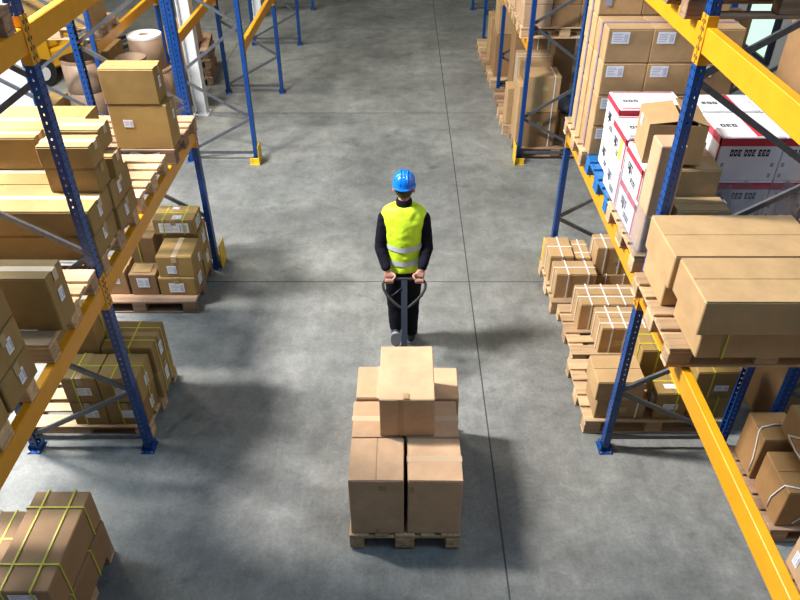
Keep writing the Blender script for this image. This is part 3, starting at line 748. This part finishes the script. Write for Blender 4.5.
wcart('white strapped long carton on the middle right pallet, front, beside the upright', 1.785, 2.32, 4.94, 5.262, zf, .43, seam='x', straps=(('x', -.17), ('x', -.05), ('x', .12), ('y', .07), ('y', -.09)), labels=[OL(-.08, .11)])
wcart('white strapped carton on the near right pallet, bottom left', 1.575, 1.98, 4.12, 4.44, zf, .36, seam='x', straps=(('x', -.10), ('x', .13)), labels=[OL(.0, .10)])
wcart('unstrapped carton lying on the bottom left one, near right pallet', 1.545, 1.925, 4.10, 4.43, .361, .56, seam='x', straps=())
G = 'yellow strapped cartons on the near right pallet'
carton('yellow strapped carton with white labels, small front one on the near right pallet', G, 2.05, 2.31, 4.11, 4.34, zf, .43, 'gold', 'y', None, straps=(('x', .03), ('y', .03)), strapmat='ystrap', labels=[('-y', -.01, .14, .12, .06), ('top', .0, -.03, .13, .05), ('-x', .03, .15, .07, .10)])
carton('yellow strapped carton behind the small labelled one, near right pallet', G, 1.99, 2.22, 4.46, 4.76, zf, .58, 'gold', 'y', None, straps=(('y', .06), ('y', -.06), ('x', .02)), strapmat='ystrap')
carton('yellow strapped wide carton under the shelf, lower, near right pallet', G, 2.33, 2.66, 4.13, 4.58, zf, .37, 'gold', 'x', None, straps=(('x', .05), ('y', 0)), strapmat='ystrap')
carton('yellow strapped wide carton under the shelf, upper, near right pallet', G, 2.32, 2.66, 4.13, 4.58, .371, .64, 'gold', 'x', None, straps=(('y', .08), ('x', -.04)), strapmat='ystrap', labels=[('-y', .05, .10, .11, .06), ('-x', -.08, .15, .07, .09)])
def cord(parent, pts, r=.005):
    MB().tube(pts, r, M['wstrap'], 8).build('cord', parent)
G = 'corded cartons deep in the right rack'
c1 = carton('corded brown carton deep in the right rack, back left', G, 2.60, 2.87, 3.50, 3.78, zf, .56, 'cordbox', 'x', None)
cord(c1, [(-.141, -.12, .06), (-.142, -.11, .2), (-.142, -.08, .32), (-.139, -.05, .405), (-.11, -.02, .4205), (0, .01, .4205), (.13, .01, .4205)])
c2 = carton('corded brown carton deep in the right rack, front, on the pallet edge', G, 2.615, 2.96, 3.08, 3.45, zf, .50, 'cordbox', 'x', None)
cord(c2, [(-.179, -.05, .04), (-.180, -.05, .15), (-.180, -.09, .27), (-.176, -.12, .355), (-.13, -.14, .3605), (-.02, -.17, .3605), (.03, -.189, .35), (.04, -.192, .25), (.0, -.192, .12), (-.06, -.192, .04)])
c3 = carton('corded brown carton lying on the two lower ones, deep in the right rack', G, 2.76, 3.15, 3.22, 3.62, .562, .80, 'cordbox', 'x', None)
cord(c3, [(-.202, .08, .05), (-.202, -.02, .13), (-.201, -.08, .21), (-.17, -.12, .243), (.0, -.14, .2435), (.18, -.14, .2435)])
cord(c3, [(-.202, .08, .05), (-.202, -.05, .03), (-.202, -.15, .04), (-.19, -.206, .07), (-.1, -.207, .08), (.15, -.207, .07)])
carton('brown carton with a white tag at the bottom right corner', G, 2.575, 2.98, 2.30, 2.80, zf, .44, 'pink', 'x', None, labels=[('-x', -.17, .14, .06, .12)])

carton('dark narrow carton on the right shelf between the labelled wall and the second row', 'dark carton behind the wall', 2.66, 2.86, 6.02, 6.32, ZB+.146, 2.80, 'brown')
# second right row, in the dark
G = 'dark cartons in the second right row'
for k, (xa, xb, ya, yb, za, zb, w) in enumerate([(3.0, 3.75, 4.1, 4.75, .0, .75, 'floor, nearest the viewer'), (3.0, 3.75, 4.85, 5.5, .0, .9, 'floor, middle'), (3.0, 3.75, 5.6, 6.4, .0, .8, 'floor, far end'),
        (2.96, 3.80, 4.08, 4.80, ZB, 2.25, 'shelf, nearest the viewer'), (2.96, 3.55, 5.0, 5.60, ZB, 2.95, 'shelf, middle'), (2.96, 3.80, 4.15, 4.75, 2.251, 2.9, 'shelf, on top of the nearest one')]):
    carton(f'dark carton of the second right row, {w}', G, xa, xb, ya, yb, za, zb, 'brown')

# --- far right bay 3 and beyond
G = 'cartons beyond the cross passage on the right'
carton('strapped carton with yellow note at the passage corner, lower of two', G, 1.70, 2.14, 9.40, 9.80, zf, .645, 'brown', 'x', None, straps=(('x', .14),), labels=[OL(0., .33)])
carton('strapped carton with yellow note at the passage corner, upper of two', G, 1.70, 2.14, 9.40, 9.80, .646, 1.14, 'tan', 'x', None, straps=(('x', .14),), labels=[OL(.02, .33)])
carton('narrow tall carton left of the strapped pair at the passage corner', G, 1.61, 1.69, 9.50, 9.95, zf, .98, 'tan', None, None)
carton('short narrow carton behind the passage corner pair', G, 1.56, 1.68, 10.2, 10.5, zf, .70, 'tan', None, None)
carton('carton with white tape stripes on the far right floor', G, 1.72, 2.18, 10.35, 10.85, zf, 1.05, 'tan', 'x', None, straps=(('y', 0), ('y', -.08), ('y', .08)))
carton('strapped dark carton behind the tape striped one, far right floor', G, 1.75, 2.25, 11.15, 11.6, zf, 1.20, 'brown', 'x', None, straps=(('x', .1),))
carton('strapped tall carton far right, lower', G, 1.60, 2.2, 12.3, 12.8, zf, .85, 'brown', 'x', None, straps=(('x', .0),))
carton('strapped tall carton far right, upper', G, 1.62, 2.2, 12.3, 12.8, .851, 1.32, 'tan', 'x', None, straps=(('x', .0),))
carton('low carton far right behind the tall pair', G, 1.60, 2.2, 13.1, 13.6, zf, .9, 'tan')
carton('carton deep at the passage corner on the right', G, 2.25, 2.65, 9.6, 10.0, zf, .5, 'brown')
carton('tall dark carton deep beyond the passage on the right', G, 2.30, 2.60, 10.8, 11.2, zf, 1.3, 'brown')
gb = MB(); rnd = random.Random(5)
gb.sph((0, 0, .12), .22, M['grey'], (1.1, .8, .6), 24)
for v in gb.bm.verts: v.co += Vector((rnd.gauss(0, .018), rnd.gauss(0, .018), rnd.gauss(0, .018))); v.co.z = max(v.co.z, 0)
tag(gb.build('plastic_bag', loc=(2.44, 9.8, .501)), 'crumpled grey plastic sheeting on a carton beyond the passage', 'plastic bag')
k = 0
names = ['nearest', 'middle', 'farthest']
for j, y in enumerate((9.42, 10.28, 11.12)):
    for c in range(3):
        for r in range(3):
            carton(f'brown shelf carton beyond the passage on the right, {names[j]} pallet, {["bottom","middle","top"][r]} row, {cols[c]} column', 'brown cartons on the right shelf beyond the passage',
                   1.55+c*.365, 1.91+c*.365, y, y+.68, DK+r*.27+.0005, DK+(r+1)*.27, 'pink' if c == 0 else 'brown', 'x', None)
# --- second left row and drums
G = 'pale cartons on the second left row shelf'
for k, (xa, xb, ya, yb, za, zb) in enumerate([(-4.35, -3.95, 9.40, 9.95, DK, 2.15), (-4.85, -4.37, 9.40, 9.95, DK, 2.12), (-4.37, -3.97, 9.42, 9.9, 2.151, 2.45), (-4.86, -4.39, 9.42, 9.9, 2.121, 2.4)]):
    carton(f'pale carton on the second left row shelf, {["lower right","lower left","upper right","upper left"][k]}', G, xa, xb, ya, yb, za, zb, 'gold', 'x', 'clear')
def drum(x, y, r, h, mat, lab, rings, topmat=None, open_=True, inner=.09, z=0.):
    root = empty('cardboard_drum' if open_ else 'material_roll', (x, y, z), 0, lab, 'drum' if open_ else 'roll', 'round drums and rolls behind the left rack')
    m = MB(); n = 40; hi = h
    ri = r-.03 if open_ else inner
    prof = [(r, 0)]
    for q in rings: prof += [(r, q*h-.012), (r-.012, q*h), (r, q*h+.012)]
    prof += [(r, h), (ri, h), (ri, .05)]
    ringsv = [[m.bm.verts.new((a*math.cos(2*PI*i/n), a*math.sin(2*PI*i/n), z_)) for i in range(n)] for a, z_ in prof]
    for A, Bq, pa, pb in zip(ringsv, ringsv[1:], prof, prof[1:]):
        fs = [m.bm.faces.new((A[i], A[(i+1) % n], Bq[(i+1) % n], Bq[i])) for i in range(n)]
        m._m(topmat if (topmat and pa[1] == h and pb[1] == h) else mat, fs)
        for f in fs: f.smooth = pa[0] == pb[0]
    m._m(M['inner'], [m.bm.faces.new(ringsv[-1])]); m._m(mat, [m.bm.faces.new(ringsv[0])])
    m.build('body', root)
    MB().loft([(0, 0, h-.03, r+.004, r+.004), (0, 0, h+.002, r+.006, r+.006)], topmat or mat, 40, cap=False).build('rim', root)
    return root
drum(-4.38, 9.75, .26, 1.29, M['roll'], 'open cardboard drum behind the left rack, left of the stacked cartons', (.35, .66))
drum(-3.66, 9.66, .205, 1.32, M['roll'], 'open cardboard drum behind the left rack, just above the stacked cartons', (.4, .8))
drum(-3.54, 10.22, .225, .99, M['roll'], 'wide brown roll behind the open drums, lower of the stacked two', (.55,), None, False, .06)
drum(-3.62, 10.25, .235, .46, M['roll'], 'wide roll with a white wrapped top, upper of the stacked two', (), M['rollw'], False, .07, .993)
carton('brown carton wedged behind the drums under the second left row', 'cartons by the drums', -4.6, -4.2, 10.3, 10.9, 0, 1.2, 'gold')
carton('tall brown carton behind the white topped roll', 'cartons by the drums', -3.6, -3.3, 11.3, 11.7, 0, 1.2, 'brown')
carton('carton on the stack of pallets beyond the white column', 'cartons by the column', -4.05, -3.55, 12.45, 13.0, .582, .95, 'pink')
carton('brown carton on the floor left of the drums', 'cartons by the drums', -5.0, -4.75, 9.45, 9.9, 0, .75, 'gold')

# white partition panel at the far left
wp = MB(); wp.box(-.7, .7, -.02, .02, .05, 2.2, M['colm'], .004)
wpo = empty('partition_panel', (-5.75, 9.6, 0), .2, 'white upright partition panel with a grey frame at the left edge', 'partition')
wp.build('panel', wpo)
MB().box(-.74, -.70, -.03, .03, 0, 2.24, M['galv']).box(.70, .74, -.03, .03, 0, 2.24, M['galv']).box(-.74, .74, -.03, .03, 2.2, 2.24, M['galv']).box(-.74, .74, -.03, .03, 0, .05, M['galv']).build('panel_frame', wpo)

# ------------------------------------------------------------------ forklift
fk = empty('forklift', (-6.35, 13.0, 0), -.5, 'yellow forklift parked far left beyond the racks', 'forklift')
m = MB(); y = M['fork_y']
m.box(-.55, .55, -1.0, -.35, .25, 1.05, y, .06); m.box(-.5, .5, -.4, .9, .22, .55, y, .04); m.box(-.45, .45, -.6, -.1, .55, .98, y, .04); m.build('chassis', fk)
MB().box(-.25, .25, -.25, .22, .98, 1.08, M['rubber'], .03).box(-.25, .25, -.32, -.22, 1.05, 1.5, M['rubber'], .03).build('seat', fk)
g = MB()
for sx in (-1, 1):
    g.bar((sx*.45, -.5, 1.0), (sx*.42, -.35, 2.1), .06, .06, M['rubber']); g.bar((sx*.47, .8, .5), (sx*.42, .45, 2.1), .06, .06, M['rubber']); g.bar((sx*.42, -.37, 2.1), (sx*.42, .47, 2.1), .06, .06, M['rubber'])
for q in range(6): g.bar((-.42, -.35+q*.16, 2.11), (.42, -.35+q*.16, 2.11), .03, .03, M['rubber'])
g.build('overhead_guard', fk)
g = MB()
for sx in (-1, 1): g.box(sx*.32-.05, sx*.32+.05, 1.0, 1.12, .1, 2.2, M['rubber']); g.box(sx*.25-.05, sx*.25+.05, 1.14, 2.1, .06, .10, M['rubber'])
g.box(-.35, .35, 1.0, 1.1, 2.1, 2.2, M['rubber']); g.box(-.4, .4, 1.12, 1.17, .1, .5, M['rubber']); g.build('mast', fk)
for sx, yy, r in ((-1, -.65, .24), (1, -.65, .24), (-1, .6, .30), (1, .6, .30)):
    w = MB().cyl((-.09, 0, 0), (.09, 0, 0), r, r, M['rubber'], 28).build('wheel', fk, (sx*.52, yy, r))
    MB().cyl((sx*.085, 0, 0), (sx*.10, 0, 0), r*.5, r*.45, M['rim'], 20).build('rim', w)

# ------------------------------------------------------------------ pallet truck
T = empty('pallet_truck', (.025, 4.25, 0), 0, 'dark hand pallet truck under the load, pulled by the worker', 'pallet truck')
dkm = M['truck']
for sx in (-1, 1):
    f = MB(); f.box(-.065, .065, -1.18, -.02, .045, .072, dkm, .006); f.box(-.065, -.058, -1.15, -.02, .012, .05, dkm); f.box(.058, .065, -1.15, -.02, .012, .05, dkm)
    fo = f.build('fork', T, (sx*.155, 0, 0)); MB().cyl((-.045, 0, 0), (.045, 0, 0), .03, .03, M['rubber'], 18).build('load_roller', fo, (0, -1.05, .03))
c = MB(); c.box(-.22, .22, -.04, .05, .075, .22, dkm, .01); c.loft([(0, .1, .17, .05, .05), (0, .1, .36, .05, .05), (0, .1, .38, .04, .04)], dkm, 20); c.box(-.12, .12, .03, .17, .14, .18, dkm, .008); c.build('chassis', T)
for sx in (-1, 1): MB().cyl((-.028, 0, 0), (.028, 0, 0), .085, .085, M['rubber'], 26).cyl((-.031, 0, 0), (.031, 0, 0), .035, .035, M['bolt'], 16).build('steer_wheel', T, (sx*.055, .13, .0855))
P0 = Vector((0, .12, .30)); P1 = Vector((0, .735, .93))       # arm foot and grip bar centre (local)
dv = (P1-P0); dn = dv.normalized()
A2 = P0 + dv*.70
MB().bar(P0, P0+dv*.985, .052, .030, dkm).build('tow_arm', T)
lp = MB(); W = .185
up_ = Vector((0, 0, 1))
def q_(x, t): return Vector((x, 0, 0)) + P0 + dv*t
arc = [q_(.0, .70), q_(.05, .735), q_(.10, .785), q_(.145, .84), q_(.175, .90), q_(.182, .95), q_(.165, .985), q_(.13, 1.0)]
pts = arc + [q_(0, 1.0)] + [Vector((-p.x, p.y, p.z)) for p in reversed(arc)][:-1]
lp.tube(pts, .0125, M['rubber'], 12, closed=True); lp.build('grip_loop', T)
MB().tube([q_(-.022, .90)+Vector((0, -.01, .02)), q_(-.06, .865)+Vector((0, -.015, .02)), q_(-.105, .83)+Vector((0, -.015, .015))], .006, dkm, 8).build('release_lever', T)
grip = T.location + P1

# ------------------------------------------------------------------ person
def remesh(mb, name, parent, voxel=.010, smooth=4, disp=0, label=None):
    o = mb.build(name)
    r = o.modifiers.new('r', 'REMESH'); r.mode = 'VOXEL'; r.voxel_size = voxel; r.use_smooth_shade = True
    s_ = o.modifiers.new('s', 'SMOOTH'); s_.factor = .5; s_.iterations = smooth
    if disp:
        tx = bpy.data.textures.new(name+'_folds', 'CLOUDS'); tx.noise_scale = .07
        d = o.modifiers.new('d', 'DISPLACE'); d.texture = tx; d.strength = disp; d.mid_level = .5
    dg = bpy.context.evaluated_depsgraph_get(); me = bpy.data.meshes.new_from_object(o.evaluated_get(dg))
    me.name = name; me.materials.clear()
    for mm in mb.mats[:1]: me.materials.append(mm)
    old = o.data; o.modifiers.clear(); o.data = me
    for f in me.polygons: f.material_index = 0; f.use_smooth = True
    if parent: o.parent = parent
    if label: o['label'] = label
    return o
def limb(m, pts, rs, mat, seg=16):
    """tapered rounded chain"""
    P_ = []; R_ = []
    for i in range(len(pts)-1):
        a, b_ = Vector(pts[i]), Vector(pts[i+1]); n = 5
        for k in range(n): P_.append(a.lerp(b_, k/n)); R_.append(rs[i]+(rs[i+1]-rs[i])*k/n)
    P_.append(Vector(pts[-1])); R_.append(rs[-1])
    m.tube(P_, R_, mat, seg); m.sph(pts[0], rs[0], mat, seg=seg); m.sph(pts[-1], rs[-1], mat, seg=seg)
    for p, r in zip(pts[1:-1], rs[1:-1]): m.sph(p, r, mat, seg=seg)
cx = .022; cy = 5.22
hipL, hipR = (cx-.085, cy-.0, .93), (cx+.085, cy+.0, .93)
kneeL, kneeR = (cx-.086, cy+.04, .53), (cx+.080, cy+.10, .50)
ankL, ankR = (cx-.072, cy-.035, .225), (cx+.070, cy+.09, .09)
shL, shR = (cx-.165, cy+.035, 1.37), (cx+.165, cy+.035, 1.37)
elL, elR = (cx-.203, cy-.035, 1.12), (cx+.203, cy-.035, 1.12)
gz = grip
wrL, wrR = (gz.x-.150, gz.y+.062, gz.z+.060), (gz.x+.150, gz.y+.062, gz.z+.060)
neck = (cx, cy+.055, 1.47); headc = Vector((cx, cy+.085, 1.635))
sk = M['skin']
person = MB()
def body(m, mat, g=0.):
    m.loft([(cx, cy, .84, .155+g, .10+g), (cx, cy+.005, .95, .16+g, .105+g), (cx, cy+.01, 1.08, .14+g, .095+g), (cx, cy+.02, 1.22, .155+g, .105+g), (cx, cy+.03, 1.33, .175+g, .11+g), (cx, cy+.04, 1.40, .165+g, .09+g), (cx, cy+.045, 1.445, .09+g, .06+g)], mat)
body(person, sk)
limb(person, [(cx, cy+.045, 1.40), (cx, cy+.06, 1.53)], [.06, .052], sk)
person.sph(headc+Vector((0, -.01, .02)), .098, sk, (.80, .98, 1.12), 28); person.sph(headc+Vector((0, .03, -.055)), .062, sk, (.92, 1.0, 1.1), 20)     # skull and jaw
person.sph(headc+Vector((0, .095, -.02)), .017, sk, (.8, 1.1, 1.3), 12); limb(person, [headc+Vector((0, .088, .02)), headc+Vector((0, .108, -.022))], [.009, .012], sk, 10)
for s_ in (-1, 1):
    person.sph(headc+Vector((s_*.086, -.008, -.018)), .028, sk, (.35, .75, 1.2), 14)
    person.sph(headc+Vector((s_*.035, .068, -.03)), .024, sk, (1, .7, .8), 12)
for h_, k_, a_ in ((hipL, kneeL, ankL), (hipR, kneeR, ankR)): limb(person, [h_, k_, a_], [.078, .055, .036], sk)
for s0, e0, w0_ in ((shL, elL, wrL), (shR, elR, wrR)): limb(person, [s0, e0, w0_], [.050, .040, .027], sk)
# hands gripping the bar: palm in front of the bar, fingers under it and up the viewer's side
for s_, wr in ((-1, wrL), (1, wrR)):
    hx = gz.x + s_*.128
    W0 = Vector(wr); pc = Vector((hx, gz.y+.030, gz.z+.012))
    for k in range(5):
        t = k/4; limb(person, [W0.lerp(pc, .1)+Vector(((t-.5)*.03, 0, 0)), pc+Vector(((t-.5)*.066, 0, -.005))], [.017, .0145], sk, 10)
    lens = [.92, 1.0, .97, .80] if s_ < 0 else [.80, .97, 1.0, .92]
    for k in range(4):
        fx = hx-.031+k*.0207; l = lens[k]
        limb(person, [Vector((fx, gz.y+.030, gz.z+.004)), Vector((fx, gz.y+.020*l, gz.z-.027)), Vector((fx, gz.y-.016, gz.z-.030*l)), Vector((fx, gz.y-.030, gz.z-.006*l)), Vector((fx, gz.y-.022*l, gz.z+.014*l))], [.0105, .010, .0095, .009, .0075], sk, 10)
    ix = -s_                                   # thumb leaves the inner side of the palm
    limb(person, [Vector((hx+ix*.022, gz.y+.040, gz.z+.030)), Vector((hx+ix*.048, gz.y+.022, gz.z+.026)), Vector((hx+ix*.050, gz.y-.006, gz.z+.026)), Vector((hx+ix*.038, gz.y-.024, gz.z+.016))], [.014, .0125, .011, .009], sk, 10)
for a_, tilt in ((ankL, 1.1), (ankR, 0)):
    limb(person, [a_, Vector(a_)+Vector((0, .07*math.cos(tilt)-.03*math.sin(tilt), -.03*math.cos(tilt)-.07*math.sin(tilt)))], [.034, .026], sk)
body_o = remesh(person, 'person', None, .0075, 3)
PR = body_o
tag(PR, 'person in blue helmet and yellow vest walking away, pulling the pallet truck handle behind them', 'person')
# trousers
m = MB(); tm = M['trouser']
m.loft([(cx, cy, .83, .165, .118), (cx, cy+.003, .92, .168, .122), (cx, cy+.006, 1.0, .158, .112)], tm)
limb(m, [(hipL[0], hipL[1], .88), kneeL, (ankL[0], ankL[1]+.01, ankL[2]+.03)], [.092, .072, .062], tm); limb(m, [(hipR[0], hipR[1], .88), kneeR, (ankR[0], ankR[1], ankR[2]+.02)], [.092, .072, .064], tm)
remesh(m, 'trousers', PR, .010, 5, .012)
# jacket
m = MB(); jm = M['navy']
m.loft([(cx, cy, .90, .172, .125), (cx, cy+.005, .97, .17, .125), (cx, cy+.01, 1.08, .155, .115), (cx, cy+.02, 1.22, .168, .122), (cx, cy+.03, 1.33, .185, .125), (cx, cy+.04, 1.41, .165, .10), (cx, cy+.045, 1.46, .08, .065)], jm)
for s0, e0, w0_ in ((shL, elL, wrL), (shR, elR, wrR)):
    e0 = Vector(e0); w1_ = e0.lerp(Vector(w0_), .90); limb(m, [s0, e0, w1_], [.060, .052, .042], jm)
remesh(m, 'jacket', PR, .009, 4, .014)
m = MB(); m.loft([(cx, cy+.045, 1.42, .085, .075), (cx, cy+.05, 1.47, .066, .066), (cx, cy+.055, 1.51, .070, .070), (cx, cy+.058, 1.545, .066, .066)], jm); remesh(m, 'neck_warmer', PR, .008, 3, .008)
# vest
m = MB(); vm = M['vest']
vr = [(cx, cy, .915, .170, .142), (cx, cy+.005, .97, .168, .142), (cx, cy+.01, 1.08, .158, .138), (cx, cy+.02, 1.20, .168, .138), (cx, cy+.03, 1.28, .176, .138), (cx, cy+.036, 1.36, .190, .128), (cx, cy+.040, 1.425, .192, .108), (cx, cy+.042, 1.470, .168, .092), (cx, cy+.045, 1.495, .118, .078)]
m.loft(vr, vm, 48)
vo = remesh(m, 'vest', PR, .009, 3, .014)
def rad(z):
    for a, b_ in zip(vr, vr[1:]):
        if a[2] <= z <= b_[2]:
            t = (z-a[2])/(b_[2]-a[2]); return [a[i]+(b_[i]-a[i])*t for i in range(5)]
for za, zb in ((1.0, 1.045), (1.135, 1.18)):
    m = MB(); g_ = .0062; rr = []
    for z in (za, (za+zb)/2, zb):
        a = rad(z); rr.append((a[0], a[1], z, a[3]+g_, a[4]+g_))
    m.loft(rr, M['reflect'], 60, cap=False)
    for v in m.bm.verts: v.co.z -= .012*math.cos((v.co.x-cx)*9)
    m.build('reflective_band', vo, label='silver reflective band')
# boots
def boot(a_, tilt, nm='boot'):
    root_m = MB(); L_ = .27
    M4 = Matrix.Translation(a_) @ Matrix.Rotation(-tilt, 4, 'X')
    root_m.loft([(0, .0, .07, .047, .052), (0, .0, .0, .046, .055), (0, .035, -.035, .046, .10), (0, .055, -.062, .048, .135)], M['boot'], 24)
    bmesh.ops.transform(root_m.bm, matrix=M4, verts=root_m.bm.verts)
    b_ = root_m.build(nm, PR)
    so = MB(); so.loft([(0, .055, -.082, .047, .138, 2.6), (0, .055, -.060, .050, .140, 2.6)], M['sole'], 28)
    bmesh.ops.transform(so.bm, matrix=M4, verts=so.bm.verts); so.build('sole', b_, label='grey rubber sole')
boot(Vector(ankL)+Vector((0, 0, -.01)), 1.12); boot(Vector((ankR[0], ankR[1], .083)), 0)
# helmet, hair, face
hm = MB(); hc = headc+Vector((0, -.012, .035))
n = 40
prof = [(.101, -.006, 1.25), (.098, .001, 1.22), (.095, .006, 1.20), (.0935, .03, 1.20), (.089, .058, 1.19), (.076, .085, 1.17), (.053, .105, 1.15), (.027, .115, 1.15), (.0, .125, 1.05)]
ring = []
for r, z, ey in prof[:-1]:
    rg = []
    for k in range(n):
        a = 2*PI*k/n; e_ = ey + (.22*max(0, math.sin(a))**2 if z < 0 else 0)
        rg.append(hm.bm.verts.new(hc+Vector((r*math.cos(a), r*e_*math.sin(a), z))))
    ring.append(rg)
tp = hm.bm.verts.new(hc+Vector((0, 0, .118)))
fs = []
for A, Bq in zip(ring, ring[1:]): fs += [hm.bm.faces.new((A[k], A[(k+1) % n], Bq[(k+1) % n], Bq[k])) for k in range(n)]
fs += [hm.bm.faces.new((ring[-1][k], ring[-1][(k+1) % n], tp)) for k in range(n)]
for f in fs: f.smooth = True
hm._m(M['helmet'], fs)
for k in (-1, 0, 1):
    pts = [hc+Vector((k*.028, -.104*math.cos(t)*.98, .030+.086*math.sin(t))) for t in [i*PI/12 for i in range(0, 13)]]
    hm.tube(pts, .007, M['helmet'], 8)
ho = hm.build('helmet', PR, label='glossy blue safety helmet')
sd = ho.modifiers.new('s', 'SOLIDIFY'); sd.thickness = .003; sd.offset = -1
m = MB(); m.sph(headc+Vector((0, -.022, .012)), .093, M['hair'], (.84, .96, 1.05), 28)
for v in list(m.bm.verts):
    l = v.co-headc
    if l.z < -.065 or (l.y > .035 and l.z < .05): v.co = headc+Vector((l.x*.8, min(l.y, .02), max(l.z, -.062)))
m.build('hair', PR, label='short dark hair')
for s_ in (-1, 1):
    e = MB().sph(headc+Vector((s_*.031, .072, .012)), .0105, M['eye'], seg=14).build('eye', PR)
    MB().sph(headc+Vector((s_*.031, .0795, .012)), .0055, M['iris'], seg=10).build('iris', e)
    MB().tube([headc+Vector((s_*.018, .086, .034)), headc+Vector((s_*.034, .086, .038)), headc+Vector((s_*.05, .076, .033))], .0035, M['hair'], 8).build('eyebrow', PR)
MB().tube([headc+Vector((-.022, .084, -.060)), headc+Vector((0, .092, -.058)), headc+Vector((.022, .084, -.060))], [.003, .006, .003], M['lip'], 8).build('mouth', PR)

# ------------------------------------------------------------------ light
def area(name, loc, target, sx, sy, power, col):
    l = bpy.data.lights.new(name, 'AREA'); l.shape = 'RECTANGLE'; l.size = sx; l.size_y = sy; l.energy = power; l.color = col
    o = bpy.data.objects.new(name, l); COL.objects.link(o); o.location = loc
    o.rotation_euler = (Vector(target)-Vector(loc)).to_track_quat('-Z', 'Y').to_euler(); return o
area('skylight_left_near', (-7.8, 4.6, 8.6), (.4, 4.2, 0), 1.6, 5.5, 1050, (.80, .91, 1))
area('skylight_left_far', (-7.8, 11.5, 8.6), (.2, 11.0, 0), 1.6, 8, 1180, (1, .975, .86))
area('skylight_aisle', (-.8, 11.5, 8.8), (.5, 10.5, 0), 1.2, 9, 105, (1, .97, .86))
area('window_daylight', (-9.8, 4.6, 3.6), (0, 4.4, 0), 5, 4.5, 330, (.20, .50, 1))
area('rear_cool_fill', (-1.9, -3.5, 7.6), (1.4, 3.2, 0), 3.5, 3, 60, (.36, .64, 1))  # unseen cool light set high behind the camera for the near floor
area('right_floor_fill', (3.6, 1.6, 8.6), (2.2, 2.4, 0), 2.0, 2.5, 260, (.40, .68, 1))  # unseen cool fill, added to brighten the near right floor
area('high_bay_lamp', (-4.6, 4.9, 7.6), (-3.0, 4.4, 1.8), .6, 1.6, 1900, (1, .96, .96))
W = bpy.data.worlds.new('world'); S.world = W; W.use_nodes = True
bg = W.node_tree.nodes['Background']; bg.inputs[0].default_value = (.80, .88, 1, 1); bg.inputs[1].default_value = .02
S.view_settings.view_transform = 'Standard'; S.view_settings.look = 'None'; S.view_settings.exposure = -.14; S.view_settings.gamma = 1
